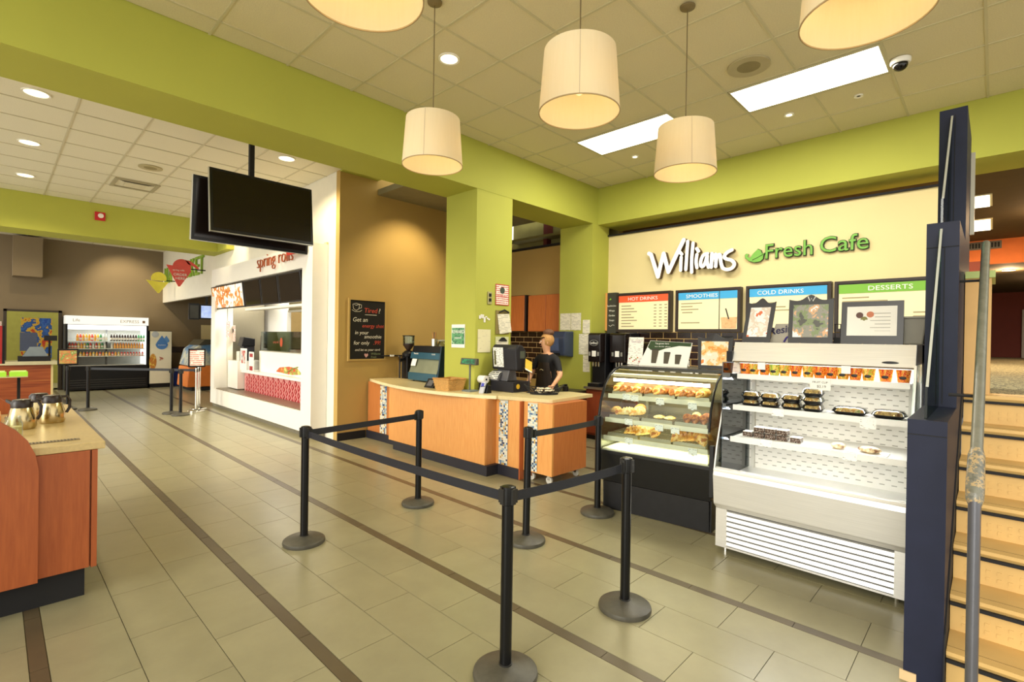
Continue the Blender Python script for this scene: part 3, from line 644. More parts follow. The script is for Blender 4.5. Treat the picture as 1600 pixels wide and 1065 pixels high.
# wire bread basket
t = thing('wire_basket', 'boat shaped black wire basket holding wrapped snacks beside the worker', 'basket', (5.15, 4.33, ZC))
def boat(s, k): # outline ring
    return [(5.17 + .69*(.19+.08*k)*math.sin(a)+.72*(.12+.04*k)*math.cos(a), 4.37 - .72*(.19+.08*k)*math.sin(a)+.69*(.12+.04*k)*math.cos(a), ZC+.015+.065*k + .05*k*abs(math.sin(a))**3) for a in [2*PI*i/28 for i in range(29)]]
wb = MB(); wb.tube(boat(0,1), .006, 6); wb.tube(boat(0,.5), .004, 6); wb.tube(boat(0,0), .005, 6)
b0, b1 = boat(0,0), boat(0,1)
for i in range(28): wb.tube([b0[i], b1[i]], .003, 5)
obj('wire_frame', wb, BLACKM, t, kind='stuff')
obj('base', MB().prism([(p[0],p[1],ZC) for p in b0[:-1]], (0,0,.018)), BLACKM, t)
SN = blotch('snack_wrap', ['#d8c79a', '#efe6cc', '#b88e50', '#e6d9b4'], 18, .4)
random.seed(3)
for i in range(9):
    q_ = random.uniform(-.15,.15); q2 = random.uniform(-.05,.05); x = 5.17 + .69*q_+.72*q2; y = 4.37 -.72*q_+.69*q2; z = ZC+.045+.012*(i//3)
    obj('wrapped_snack', MB().ell((x,y,z), (.055,.04,.016), 12, 8).xf(Matrix.Translation((x,y,z)) @ Matrix.Rotation(random.uniform(-.5,.5),4,'X') @ Matrix.Rotation(random.uniform(0,3),4,'Z') @ Matrix.Translation((-x,-y,-z))), SN, smooth=60, label='flat wrapped snacks piled in the black wire basket', cat='snack', group='wrapped snacks in the wire basket')

# espresso machine, grinder and shelf on the far end of the counter
TEAL = mat('teal_metal', '#2f5a6e', .35, .3); TEALD = mat('dark_teal', '#1c3442', .4, .3)
t = thing('espresso_machine', 'teal and grey espresso machine with cups on top', 'coffee machine', (5.15, 6.8, ZC))
obj('base', MB().box(4.93,5.35,6.42,7.22,ZC+.02,ZC+.15), TEAL, t, bevel=.01)
obj('rear_panel', MB().prism([(4.945,6.44,ZC+.15),(5.03,6.44,ZC+.40),(5.3,6.44,ZC+.40),(5.33,6.44,ZC+.15)], (0,.76,0)), mat('grey_green_panel', '#8d927a', .35, .4), t)
obj('upper_band', MB().prism([(4.985,6.40,ZC+.38),(5.01,6.40,ZC+.49),(5.32,6.40,ZC+.49),(5.32,6.40,ZC+.38)], (0,.84,0)), TEAL, t, bevel=.008)
obj('cup_rail', MB().prism([(5.01,6.42,ZC+.49),(5.04,6.42,ZC+.6),(5.32,6.42,ZC+.6),(5.32,6.42,ZC+.49)], (0,.8,0)), BLACK, t, bevel=.01)
obj('side_cover', MB().prism([(4.92,6.385,ZC+.02),(5.0,6.385,ZC+.6),(5.34,6.385,ZC+.6),(5.37,6.385,ZC+.02)], (0,.03,0)), TEALD, t, bevel=.005)
obj('notice', MB().prism([(4.955,7.04,ZC+.26),(4.992,7.04,ZC+.375),(4.99,7.04,ZC+.376),(4.953,7.04,ZC+.26)], (0,.13,0)), PAPER, t)
for y in (6.5, 7.14): obj('foot', MB().cyl((5.0,y,ZC),(5.0,y,ZC+.03),.02,n=12), BLACK, t)
obj('brand_strip', merge(text_mb('Rancilio', .04, (5.0,7.08,ZC+.455), FX, .001), text_mb('CLASSE', .03, (5.0,6.6,ZC+.455), FX, .001)), WHITEG, t, recalc=False)
t = thing('utensil_jug', 'steel jug holding spatulas on the espresso machine', 'jug', (5.12, 6.74, ZC+.6))
obj('jug', MB().lathe([(.05,0),(.052,.12),(.048,.12),(.046,.004)], 5.12, 6.74, 20, z=ZC+.6), STEEL, t, smooth=40)
for k,(dx,dy) in enumerate(((.02,.01),(-.01,-.03),(0,.03))): obj('spatula', MB().tube([(5.12,6.74,ZC+.61),(5.12+dx,6.74+dy*1.6,ZC+.83)], [.006,.012], 8), mat('spatula_wood', '#b98548', .6) if k else BLACK, t)
t = thing('coffee_grinder', 'black coffee grinder with a clear hopper by the chalkboard', 'coffee grinder', (5.2, 7.6, ZC))
obj('body', MB().box(5.12,5.3,7.52,7.7,ZC,ZC+.4), BLACK, t, bevel=.015)
obj('column', MB().box(5.08,5.115,7.72,7.75,ZC,ZC+.4), CHROME, t)
obj('head', MB().lathe([(.11,0),(.115,.05),(.06,.1)], 5.2, 7.6, 24, z=ZC+.4), BLACK, t, smooth=40)
obj('hopper_beans', MB().lathe([(.03,0),(.1,.1),(.1,.13)], 5.2, 7.6, 24, z=ZC+.5), mat('coffee_beans', '#2a1710', .5, bump=.6), t, smooth=40)
obj('hopper', MB().lathe([(.1,.12),(.105,.26),(.1,.26),(.098,.13)], 5.2, 7.6, 24, z=ZC+.5, cap=False), GLASS, t, smooth=40)
obj('hopper_lid', MB().lathe([(.11,0),(.11,.015)], 5.2, 7.6, 24, z=ZC+.76), BLACK, t)
obj('spout', MB().prism([(5.02,7.57,ZC+.3),(5.13,7.57,ZC+.34),(5.13,7.57,ZC+.38),(5.02,7.57,ZC+.36)], (0,.06,0)), BLACK, t)
t = thing('wall_shelf', 'thin black shelf ledge on the tan wall beside the grinder', 'shelf', (5.1, 7.9, 1.42))
obj('ledge', MB().box(4.85,5.75,7.86,7.965,1.42,1.44), BLACKM, t); obj('white_clip', MB().box(4.98,5.06,7.84,7.86,1.42,1.45), WHITEG, t)
for k, (x, y) in enumerate(((5.35, 6.72), (5.4, 7.0), (5.42, 6.45))):
    t = thing('glass_jar', ['clear glass jar behind the espresso machine, middle one', 'clear glass jar behind the espresso machine, farthest from the column', 'clear glass jar behind the espresso machine, nearest the column'][k], 'jar', (5.5, y, ZC), group='glass jars behind the espresso machine')
    obj('jar', MB().lathe([(.09,0),(.095,.62),(.06,.68),(.055,.68),(.088,.61),(.083,.01)], 5.5, y, 20, z=ZC), GLASS, t, smooth=40)
    obj('lid', MB().lathe([(.1,0),(.1,.02),(.03,.03)], 5.5, y, 20, z=ZC+.68), mat('jar_lid', '#9c9a80', .3), t, smooth=40)
t = thing('black_card_holder', 'small black card stand between basket and espresso machine', 'card stand', (4.5, 6.02, ZC))
obj('stand', MB().prism([(4.45,5.88,ZC),(4.6,5.88,ZC),(4.55,5.88,ZC+.13),(4.53,5.88,ZC+.13)], (0,.22,0)), BLACK, t, bevel=.004)
obj('card', MB().prism([(4.462,5.93,ZC+.03),(4.52,5.93,ZC+.11),(4.518,5.93,ZC+.112),(4.46,5.93,ZC+.032)], (0,.12,0)), DG2, t)

# chalkboard on the tan wall
t = thing('chalkboard', 'black chalkboard with handwritten smoothie offer on the tan wall', 'chalkboard', (4.57, 7.96, 1.37))
obj('slate', MB().box(4.23,4.92,7.945,7.968,1.38,2.40), mat('slate_black', '#17140f', .85, var=.15), t)
fb = MB(); fb.box(4.205,4.235,7.93,7.968,1.35,2.43)
obj('frame_side', fb, TAN, t); obj('frame_side', MB().box(4.915,4.945,7.93,7.968,1.35,2.43), TAN, t)
obj('frame_rail', MB().box(4.235,4.915,7.93,7.968,2.40,2.43), TAN, t); obj('frame_rail', MB().box(4.235,4.915,7.93,7.968,1.35,1.38), TAN, t)
CH = mat('chalk_white', '#e9e2cf', .9, var=.15, nscale=80); CHR = mat('chalk_red', '#d0503c', .9, var=.15, nscale=80); CHG = mat('chalk_green', '#7f8a63', .9)
Y = 7.9445
def chalk(s, size, x, z, m=CH): obj('chalk_writing', text_mb(s, size, (x, Y, z), FY, .0005, shear=.15), m, t, recalc=False)
chalk('Tired', .12, 4.63, 2.19, CHR); chalk('?', .12, 4.80, 2.19)
chalk('Get an', .105, 4.43, 2.03); chalk('energy shot', .09, 4.68, 1.93, CHR); chalk('in your', .09, 4.46, 1.81)
chalk('smoothie', .09, 4.68, 1.74); chalk('for only', .095, 4.46, 1.63); chalk('.99!', .1, 4.76, 1.63, CHR)
chalk('and let us your card', .06, 4.58, 1.52); chalk('Williams', .055, 4.74, 1.45, CHG); chalk('Fresh', .05, 4.70, 1.395, CHG)
obj('chalk_line', MB().box(4.52,4.75,Y-.001,Y,2.15,2.158), CH, t)
obj('chalk_cup', MB().tube([(4.285,Y,2.33),(4.30,Y,2.25),(4.35,Y,2.22),(4.40,Y,2.25),(4.415,Y,2.33),(4.35,Y,2.345),(4.285,Y,2.33),(4.35,Y,2.31),(4.415,Y,2.33),(4.45,Y,2.32),(4.45,Y,2.27),(4.405,Y,2.26)], .004, 5), CH, t)
obj('chalk_cup', MB().tube([(4.27,Y,2.23),(4.33,Y,2.20),(4.42,Y,2.205),(4.46,Y,2.23)], .004, 5), CH, t)
obj('chalk_heart', MB().prism([(4.55,Y,1.40),(4.515,Y,1.45),(4.525,Y,1.475),(4.545,Y,1.47),(4.555,Y,1.46),(4.57,Y,1.475),(4.59,Y,1.465),(4.59,Y,1.44)], (0,-.001,0)), mat('chalk_pink', '#d9a6a0', .9), t)

# papers on column and pillar
def sheet(lab, x0, x1, y0, y1, z0, z1, m, thick=.004, tilt=0, cat='notice', name='notice', extra=None, edge=None):
    t = thing(name, lab, cat, ((x0+x1)/2, (y0+y1)/2, z0))
    b = MB().box(min(x0,x1), max(x0,x1), min(y0,y1), max(y0,y1), z0, z1)
    if tilt:
        c = ((x0+x1)/2, (y0+y1)/2, (z0+z1)/2); ax = 'Y' if abs(x1-x0) > abs(y1-y0) else 'X'
        b.xf(Matrix.Translation(c) @ Matrix.Rotation(tilt, 4, ax) @ Matrix.Translation([-q for q in c]))
    obj('sheet', b, m, t)
    return t
P1 = printed('notice_print', '#ece6cf', '#bfbaa6', 40, 12, .5); P2 = printed('notice_red', '#f0e8dc', '#c8423a', 34, 22, .42); P3 = printed('notice_plain', '#e6dfb8', '#cfc8a6', 40, 10, .6)
YC = 5.309
t = sheet('white notice with red border and dark emblem on the green column', 5.14, 5.42, YC-.004, YC, 2.27, 2.58, P2)
for a in ((5.14,5.152,2.27,2.58),(5.408,5.42,2.27,2.58),(5.152,5.408,2.568,2.58),(5.152,5.408,2.27,2.282)): obj('red_border', MB().box(a[0],a[1],YC-.006,YC-.004,a[2],a[3]), mat('notice_border', '#c0432f', .6), t)
obj('emblem', MB().cyl((5.28,YC-.006,2.49),(5.28,YC-.004,2.49),.05,n=20), mat('emblem_green', '#3e4a3e', .6), t)
obj('red_words', text_mb('WARNING', .045, (5.28,YC-.0045,2.385), FY, .0006), mat('red_ink', '#c8322c', .6), t, recalc=False)
t = thing('clipboard', 'clipboard with white sheets hanging on the green column, upper one', 'clipboard', (5.3, YC, 1.86))
obj('board', MB().box(5.15,5.42,YC-.012,YC,1.84,2.19), mat('brown_board', '#8a7a45', .7), t)
obj('paper', MB().prism([(5.17,YC-.02,2.13),(5.42,YC-.02,2.15),(5.47,YC-.025,1.87),(5.22,YC-.025,1.84)], (0,.006,0)), P1, t)
obj('clip', MB().tube([(5.2,YC-.03,2.16),(5.3,YC-.035,2.2),(5.4,YC-.03,2.16)], .012, 8), BLACKM, t)
t = thing('clipboard', 'clipboard with a sheet low on the green column behind the register', 'clipboard', (5.28, YC, 1.5))
obj('board', MB().box(5.15,5.42,YC-.012,YC,1.45,1.80), mat('pale_board', '#cfd0a0', .7), t); obj('paper', MB().box(5.17,5.4,YC-.016,YC-.012,1.46,1.74), P1, t)
obj('clip', MB().prism([(5.2,YC-.03,1.735),(5.38,YC-.03,1.735),(5.31,YC-.03,1.79),(5.27,YC-.03,1.79)], (0,.018,0)), BLACKM, t)
sheet('plain printed sheet taped low on the green column front', 4.80, 5.05, YC-.003, YC, 1.57, 1.90, P3)
t = thing('light_switch', 'grey double light switch on the green column', 'switch', (5.02, YC, 2.28))
obj('plate', MB().box(4.98,5.06,YC-.012,YC,2.27,2.45), mat('switch_plate', '#a8a070', .4), t, bevel=.003)
for z in (2.31, 2.38): obj('rocker', MB().box(5.0,5.04,YC-.02,YC-.012,z,z+.045), BLACK, t)
t = thing('white_stickers', 'cluster of small white stickers on the green column', 'sticker', (4.92, YC, 1.99)); random.seed(5)
for k in range(7): obj('sticker', MB().cyl((4.83+random.random()*.18,YC-.002,2.0+random.random()*.1),(4.83+.001+random.random()*.0,YC,2.0),.001,n=6) if 0 else MB().box(4.82+.03*k,4.845+.03*k+.01,YC-.003,YC,2.0+random.random()*.08,2.04+random.random()*.08), WHITEG, t)
t = sheet('green and white poster on the pale left face of the green column', 4.747, 4.752, 5.53, 5.83, 1.63, 1.97, WHITEG)
obj('picture', MB().box(4.744,4.747,5.54,5.82,1.68,1.92), blotch('green_poster', ['#3f7f4f', '#5fa06a', '#2f6a44', '#9cc79a'], 9, .4), t)
obj('words', merge(text_mb('REWARD', .07, (4.7435,5.68,1.84), FX, .0006), text_mb('yourself', .05, (4.7435,5.68,1.76), FX, .0006)), WHITEG, t, recalc=False)
# sheets on the jamb face of the pillar (plane x = 7.59)
XJ = 7.588
for k, (y0, y1, z0, z1, lab) in enumerate(((5.78,6.03,1.95,2.27,'white printed sheet on the far green pillar, upper left of a pair'), (5.54,5.77,1.95,2.27,'white printed sheet on the far green pillar, upper right of a pair'), (5.34,5.50,1.89,2.14,'small white sheet right of the pair on the far green pillar'), (5.33,5.58,1.50,1.88,'pale sheet low on the far green pillar above the dispenser'), (5.33,5.48,1.18,1.49,'lowest white sheet on the far green pillar'))):
    sheet(lab, XJ-.003, XJ, y0, y1, z0, z1, P1)
# nook: cupboards, brick tiles, towel dispenser
XN = 8.12
t = thing('wall_cupboard', 'orange wooden wall cupboard with two doors behind the worker', 'cupboard', (7.95, 6.7, 1.93))
obj('body', MB().box(7.80,XN,6.07,7.05,1.93,2.68), WOODR, t)
for y0, y1 in ((6.08,6.56),(6.57,7.04)): obj('door', MB().box(7.78,7.80,y0,y1,1.94,2.67), wood('cupboard_door', '#b8642c', '#c9743a', 'z', .35), t, bevel=.003)
t = thing('wall_cupboard', 'orange wooden corner wall cupboard left of the pair of doors', 'cupboard', (7.95, 7.5, 1.93))
obj('body', MB().box(7.80,XN,7.12,7.96,1.93,2.70), mat('black_gap', '#241812', .6), t)
obj('door', MB().box(7.78,7.80,7.16,7.96,1.94,2.69), wood('cupboard_door', '#b8642c', '#c9743a', 'z', .35), t, bevel=.003)
BRK = mat('black_glazed_brick', '#2a1712', .2, var=.3, nscale=20); GRT = mat('cream_brick_grout', '#c9a86c', .8)
bwall = struct('wall_tile_band', MB().box(8.10, XN, 6.07, 7.96, .9, 1.93).box(8.10, XN, .4, 5.3, 1.2, 1.93), GRT)
bme = bpy.data.meshes.new('brick'); q = MB().box(-.006,0,-.118,.118,-.05,.05); bme.from_pydata(q.v, [], q.f); bme.materials.append(BRK)
nb = 0; rb = MB()
for r in range(9):
    z = 1.87 - r*.112
    for (ya, yb, zlow) in ((6.07, 7.96, .95), (.4, 5.3, 1.25)):
        if z < zlow: continue
        y = ya - (.125 if r % 2 else 0)
        while y < yb:
            a, c = max(y+.007, ya), min(y+.243, yb)
            if c - a > .03:
                if nb < 290 and c-a > .23: inst('brick', bme, (8.10, (a+c)/2, z), bwall); nb += 1
                else: rb.box(8.094, 8.10, a, c, z-.05, z+.05)
            y += .25
obj('cut_bricks', rb, BRK, bwall, kind='stuff', recalc=False)
t = thing('towel_dispenser', 'blue grey paper towel dispenser on the green pillar', 'dispenser', (7.45, 5.9, 1.45))
obj('casing', MB().prism([(7.30,5.70,1.47),(7.588,5.70,1.44),(7.588,5.70,1.93),(7.34,5.70,1.92),(7.28,5.70,1.8)], (0,.48,0)), mat('smoke_blue', '#34405a', .3), t, bevel=.02)
obj('window', MB().prism([(7.277,5.82,1.80),(7.295,5.82,1.56),(7.291,5.82,1.56),(7.273,5.82,1.80)], (0,.3,0)), mat('smoke_window', '#56648a', .15), t)
obj('slot', MB().box(7.285,7.33,5.80,6.1,1.48,1.52), BLACK, t)
# back bar with coffee machines
bb = thing('back_bar', 'dark wood back bar cabinets under the menu boards', 'cabinet', (7.8, 4.2, 0))
obj('carcass', MB().box(7.42,8.09,1.0,5.28,.08,.9), wood('dark_cherry', '#6e2f1a', '#8a4124', 'z', .4), bb)
for k in range(6): obj('door', MB().box(7.40,7.42,1.02+k*.71,1.70+k*.71,.12,.86), wood('dark_cherry2', '#84391f', '#98492a', 'z', .4), bb, bevel=.003)
obj('toe_kick', MB().box(7.45,8.0,1.0,5.28,0,.08), BLACKM, bb)
obj('steel_top', MB().box(7.36,8.09,.98,5.295,.9,.94), STEEL, bb)
sb = thing('sink_cabinet', 'low red wood cabinet in front of the green pillar', 'cabinet', (7.2, 5.8, 0))
obj('carcass', MB().box(6.9,7.57,5.35,6.05,0,.82), WOODR, sb); obj('top', MB().box(6.88,7.58,5.33,6.08,.82,.85), mat('dark_top', '#3a3230', .4), sb)
for k, (x, y, c) in enumerate(((7.0,5.95,'#8a3a2a'),(7.05,5.8,'#3a3a34'),(7.0,5.65,'#b9a070'),(7.1,5.5,'#2a2620'))):
    t = thing('small_jar', 'small %s jar on the low red cabinet' % ['reddish','dark grey','tan','black'][k], 'jar', (x, y, .85), group='small jars on the low red cabinet')
    obj('jar', MB().lathe([(.05,0),(.055,.08),(.03,.1)], x, y, 16, z=.85), mat('jar_%d' % k, c, .4), t, smooth=40); obj('lid', MB().lathe([(.035,0),(.035,.025)], x, y, 16, z=.95), BLACK, t)
def brewer(lab, x0, x1, y0, y1, z0, z1, name='coffee_brewer', logo=False):
    t = thing(name, lab, 'coffee machine', ((x0+x1)/2, (y0+y1)/2, z0))
    obj('back_body', MB().box(x0+.15, x1, y0, y1, z0, z1), BLACK, t, bevel=.01)
    obj('head', MB().prism([(x0,y0+.01,z1-.52),(x0-.01,y0+.01,z1-.03),(x0+.03,y0+.01,z1),(x0+.15,y0+.01,z1),(x0+.15,y0+.01,z1-.52)], (0,y1-y0-.02,0)), mat('gloss_black', '#1a1210', .15), t, bevel=.012)
    obj('drip_tray', MB().box(x0-.02, x0+.15, y0+.02, y1-.02, z0, z0+.06), BLACK, t, bevel=.006)
    obj('tray_grid', MB().box(x0-.01, x0+.14, y0+.04, y1-.04, z0+.06, z0+.066), STEEL, t)
    yc = (y0+y1)/2
    obj('keypad', MB().box(x0-.014, x0-.004, yc-.04, yc+.04, z1-.42, z1-.32), WHITEG, t)
    for d in (-.09, .09): obj('button', MB().box(x0-.013, x0-.004, yc+d-.018, yc+d+.018, z1-.41, z1-.34), STEEL, t)
    for d in (-.06, 0, .06): obj('spout', MB().cyl((x0+.06,yc+d,z1-.6),(x0+.06,yc+d,z1-.52),.018,n=12), CHROME, t)
    if logo:
        obj('badge', MB().tube([(x0-.016,yc+.09*math.cos(a),z1-.18+.05*math.sin(a)) for a in [2*PI*i/24 for i in range(25)]], .004, 6), STEEL, t)
        obj('lettering', text_mb('wilbur', .06, (x0-.014,yc,z1-.2), FX, .001, shear=.2), WHITEG, t, recalc=False)
    return t
brewer('tall glossy black coffee dispenser with white oval badge under the menu boards', 7.42, 7.95, 4.98, 5.26, .94, 1.90, logo=True)
brewer('dark coffee brewer beside the glossy dispenser, second from the pillar', 7.62, 8.08, 4.60, 4.94, .94, 1.9)
brewer('dark coffee brewer behind the white standing price sheet', 7.62, 8.08, 3.95, 4.3, .94, 1.75)
for k in range(4):
    y = 3.5 - .42*k
    t = thing('syrup_bottle', ['amber syrup bottle with pump on the back bar, left end','red syrup bottle with pump on the back bar, second from left','gold syrup bottle with pump on the back bar, third from left','amber syrup bottle with pump on the back bar, right end'][k], 'bottle', (7.7, y, .94), group='syrup bottles on the back bar')
    obj('bottle', MB().lathe([(.045,0),(.045,.3),(.02,.38),(.02,.42)], 7.7, y, 18, z=.94), [mat('syrup_amber','#a8621e',.2),mat('syrup_red','#8a2018',.2),mat('syrup_gold','#d09a2c',.2)][k % 3], t, smooth=40)
    obj('pump', MB().tube([(7.7,y,1.36),(7.7,y,1.46),(7.64,y,1.46)], .008, 8), WHITEG, t)
t = thing('yellow_chip_bags', 'stack of yellow snack bags on a rack behind the poster', 'snack rack', (7.2, 2.9, .94))
obj('rack_back', MB().box(7.5,7.52,2.75,3.05,.94,1.86), BLACKM, t)
for k in range(5): obj('snack_bag', MB().ell((7.44,2.9,1.1+.16*k),(.05,.13,.08),12,8), blotch('yellow_bag', ['#d9a02c', '#efc84a', '#b8701c'], 14), t, smooth=60)

# ================================================================= sign and menu boards
XS = 8.12
WS = {'W': [[(4.4, 3.306), (4.36, 3.284), (4.221, 2.886), (4.176, 3.077), (4.122, 3.277), (4.029, 2.953), (3.905, 3.201), (3.765, 3.465)]],
'i': [[(3.805, 3.18), (3.81, 2.963)], [(3.827, 3.268), (3.794, 3.23)]], 'l': [[(3.694, 3.434), (3.719, 2.967)]],
'l2': [[(3.602, 3.394), (3.624, 3.116), (3.617, 2.914)]], 'i2': [[(3.533, 3.197), (3.549, 3.087), (3.53, 2.984)], [(3.538, 3.295), (3.508, 3.249)]],
'a': [[(3.359, 3.195), (3.425, 3.185), (3.464, 3.112), (3.473, 3.013), (3.433, 2.981), (3.39, 3.049), (3.359, 3.189), (3.368, 3.069), (3.338, 2.973)]],
'm': [[(3.287, 3.187), (3.294, 2.969)], [(3.29, 3.062), (3.254, 3.156), (3.211, 3.179), (3.223, 2.974)], [(3.223, 3.055), (3.194, 3.15), (3.151, 3.167), (3.144, 3.026), (3.116, 2.948)]],
's': [[(2.973, 3.211), (3.056, 3.178), (3.097, 3.118), (3.065, 3.077), (2.97, 3.052), (2.923, 2.984), (2.968, 2.919), (3.051, 2.905), (3.11, 2.937)]]}
def disc_stroke(b, pts, r, xf, xb):
    """a flat brush stroke with round ends, extruded between x = xf (front) and xb"""
    for i in range(len(pts)-1):
        (y0, z0), (y1, z1) = pts[i], pts[i+1]; a = math.atan2(z1-z0, y1-y0); loop = []
        for k in range(9): t_ = a + PI/2 + PI*k/8; loop.append((xf, y0+r*math.cos(t_), z0+r*math.sin(t_)))
        for k in range(9): t_ = a - PI/2 + PI*k/8; loop.append((xf, y1+r*math.cos(t_), z1+r*math.sin(t_)))
        b.prism(loop, (xb-xf, 0, 0))
def smooth_line(p, it=1):
    for _ in range(it):
        if len(p) < 3: return p
        q = [p[0]]
        for i in range(len(p)-1):
            a, b_ = p[i], p[i+1]
            q += [(a[0]*.75+b_[0]*.25, a[1]*.75+b_[1]*.25), (a[0]*.25+b_[0]*.75, a[1]*.25+b_[1]*.75)]
        q.append(p[-1]); p = q
    return p
sg = thing('cafe_sign', 'large raised white handwritten Williams letters on the cream wall', 'sign', (8.05, 3.7, 2.9))
LW = mat('sign_white', '#fbf8f0', .4, var=0, emit='#fff8e8', estr=.25); LS = mat('sign_return', '#5a4326', .6)
for k, L in WS.items():
    fb = MB(); bb_ = MB(); r = .034 if k == 'W' else .026
    for l in L:
        l2_ = l if k == 'W' else smooth_line(l, 2)
        disc_stroke(fb, l2_, r, 8.0, 8.012); disc_stroke(bb_, l2_, r*.97, 8.012, 8.10)
    le = obj('letter', fb, LW, sg); obj('letter_return', bb_, LS, le)
sg2 = thing('fresh_cafe_sign', 'green Fresh Cafe lettering with a leaf on the cream wall', 'sign', (8.1, 2, 3.0))
LG = mat('sign_green', '#77b546', .45, var=.02); LK = mat('sign_dark', '#26301a', .6)
def sign_word(s, y_left, width, z, size):
    full = text_mb(s, size, (0,0,0), Matrix.Identity(4), 0, 'LEFT', off=.004)
    xs = [v[0] for v in full.v]; W0 = max(xs)-min(xs); k = width/W0; x0 = min(xs)
    for i, ch in enumerate(s):
        if ch == ' ': continue
        def mk(off, xf, ext):
            cu = bpy.data.curves.new('t','FONT'); return None
        pre = text_mb(s[:i+1], size, (0,0,0), Matrix.Identity(4), 0, 'LEFT', off=.004); right = max(v[0] for v in pre.v)
        single = text_mb(ch, size, (0,0,0), Matrix.Identity(4), 0, 'LEFT', off=.004); sr = max(v[0] for v in single.v)
        dx = right - sr - x0
        for off, ext, x, m, nm in ((.009, .012, 8.10, LK, 'letter_back'), (.0, .008, 8.08, LG, 'letter')):
            g = text_mb(ch, size, (0,0,0), Matrix.Identity(4), ext, 'LEFT', off=off)
            S = Matrix.Diagonal((k, 1, 1, 1)); T = Matrix.Translation((x, y_left, z)) @ FX @ S @ Matrix.Translation((dx, 0, 0))
            g.xf(T)
            if nm == 'letter_back': par = obj('letter', g, m, sg2, recalc=False)
            else: obj('letter_face', g, m, par, recalc=False)
sign_word('Fresh', 2.507, .63, 3.035, .31)
sign_word('Cafe', 1.79, .57, 3.047, .31)
leaf = [(2.801, 3.119), (2.781, 3.137), (2.745, 3.13), (2.761, 3.095), (2.728, 3.064), (2.678, 3.133), (2.616, 3.191), (2.571, 3.168), (2.552, 3.113), (2.508, 3.128), (2.533, 3.091), (2.538, 3.038), (2.575, 3.002), (2.663, 2.995), (2.741, 3.025), (2.793, 3.071)]
lf = obj('leaf', MB().prism([(8.085, y+(y-2.65)*.05, z+(z-3.07)*.07) for y, z in leaf], (.02,0,0)), LK, sg2); obj('leaf_face', MB().prism([(8.07, y, z) for y, z in leaf], (.012,0,0)), LG, lf)
obj('leaf_vein', MB().tube([(8.068,2.69,3.03),(8.068,2.62,3.06),(8.068,2.52,3.11)], .004, 5), LK, lf)

BF = mat('board_frame', '#2e2018', .4, var=.1)
def board(y0, y1, z0, z1, head, hc, lab, lx=None, hsplit=None):
    t = thing('menu_board', lab, 'menu board', (8.06, (y0+y1)/2, z0))
    # y0 = left end (larger y), y1 = right end
    obj('case', MB().box(8.03, 8.12, y1, y0, z0, z1), BF, t)
    obj('frame_rail', MB().box(8.01, 8.03, y1, y0, z1-.035, z1), BF, t); obj('frame_rail', MB().box(8.01, 8.03, y1, y0, z0, z0+.035), BF, t)
    obj('frame_stile', MB().box(8.01, 8.03, y0-.035, y0, z0+.035, z1-.035), BF, t); obj('frame_stile', MB().box(8.01, 8.03, y1, y1+.035, z0+.035, z1-.035), BF, t)
    pn = mat('menu_panel', '#ecdfae', .5, var=.02, emit='#f5e8bc', estr=.18)
    obj('panel', MB().box(8.024, 8.03, y1+.05, y0-.05, z0+.045, z1-.05), pn, t)
    obj('header_band', MB().box(8.018, 8.024, y1+.05, y0-.05, z1-.17, z1-.05), hc, t)
    n_ = len(head); obj('heading', text_mb(head, .085, (8.0165, lx, z1-.14), FX, .001, 'CENTER', width=min(.058*n_, .62)), WHITEG, t, recalc=False)
    return t
HO = mat('header_orange', '#e2572c', .5, var=0, emit='#e2572c', estr=.15); HB = mat('header_blue', '#3a9fd2', .5, var=0, emit='#3a9fd2', estr=.15); HG = mat('header_green', '#76ad36', .5, var=0, emit='#76ad36', estr=.15)
INK = mat('menu_ink', '#a89a74', .7, var=0)
def menu_lines(t, rows):
    for y, z, wd in rows:
        obj('menu_line', MB().box(8.0225, 8.0242, y-wd, y, z-.009, z+.009), INK, t, recalc=False)
t = board(5.055, 3.985, 1.93, 2.635, 'HOT DRINKS', HO, 'menu board with an orange band reading HOT DRINKS', 4.52)
rows = []
for k in range(8):
    z = 2.40 - .053*k; rows.append((4.95, z, .2+.06*((k*7) % 3)))
    for c in range(3): rows.append((4.30-.1*c, z, .05))
menu_lines(t, rows)
t = board(3.895, 2.835, 1.93, 2.63, 'SMOOTHIES', HB, 'menu board with a blue band reading SMOOTHIES and an iced drink picture', 3.45)
menu_lines(t, [(3.80, 2.40, .36), (3.80, 2.35, .2), (3.80, 2.30, .3), (3.78, 2.25, .18), (3.80, 2.08, .32)])
obj('divider', MB().box(8.016, 8.025, 3.155, 3.165, 1.97, 2.59), BF, t)
obj('drink_picture', MB().prism([(8.021,3.12,1.985),(8.021,2.90,1.985),(8.021,2.885,2.16),(8.021,3.135,2.16)], (.003,0,0)), blotch('iced_drink', ['#cf9a62', '#e3bd88', '#d9a876'], 9), t)
obj('straw_picture', MB().prism([(8.0205,3.02,2.13),(8.0205,3.0,2.13),(8.0205,3.05,2.30),(8.0205,3.07,2.30)], (.002,0,0)), mat('straw_black', '#2b2620', .5), t)
t = board(2.755, 1.63, 1.93, 2.63, 'COLD DRINKS', HB, 'menu board with a blue band reading COLD DRINKS', 2.28)
menu_lines(t, [(2.66, 2.36, .3), (2.4, 2.30, .2), (2.4, 2.25, .25), (2.05, 2.36, .16)])
t = board(1.59, .44, 1.93, 2.62, 'DESSERTS', HG, 'menu board with a green band reading DESSERTS', .98)
menu_lines(t, [(1.50, 2.39, .3), (1.50, 2.34, .5), (1.50, 2.29, .36), (.56, 2.40, .06), (.56, 2.35, .06), (.56, 2.30, .06), (.74, 2.18, .22), (.74, 2.13, .22)])
t = thing('slim_menu_board', 'narrow black menu board with a wooden side left of the hot drinks', 'menu board', (8.08, 5.2, 1.93))
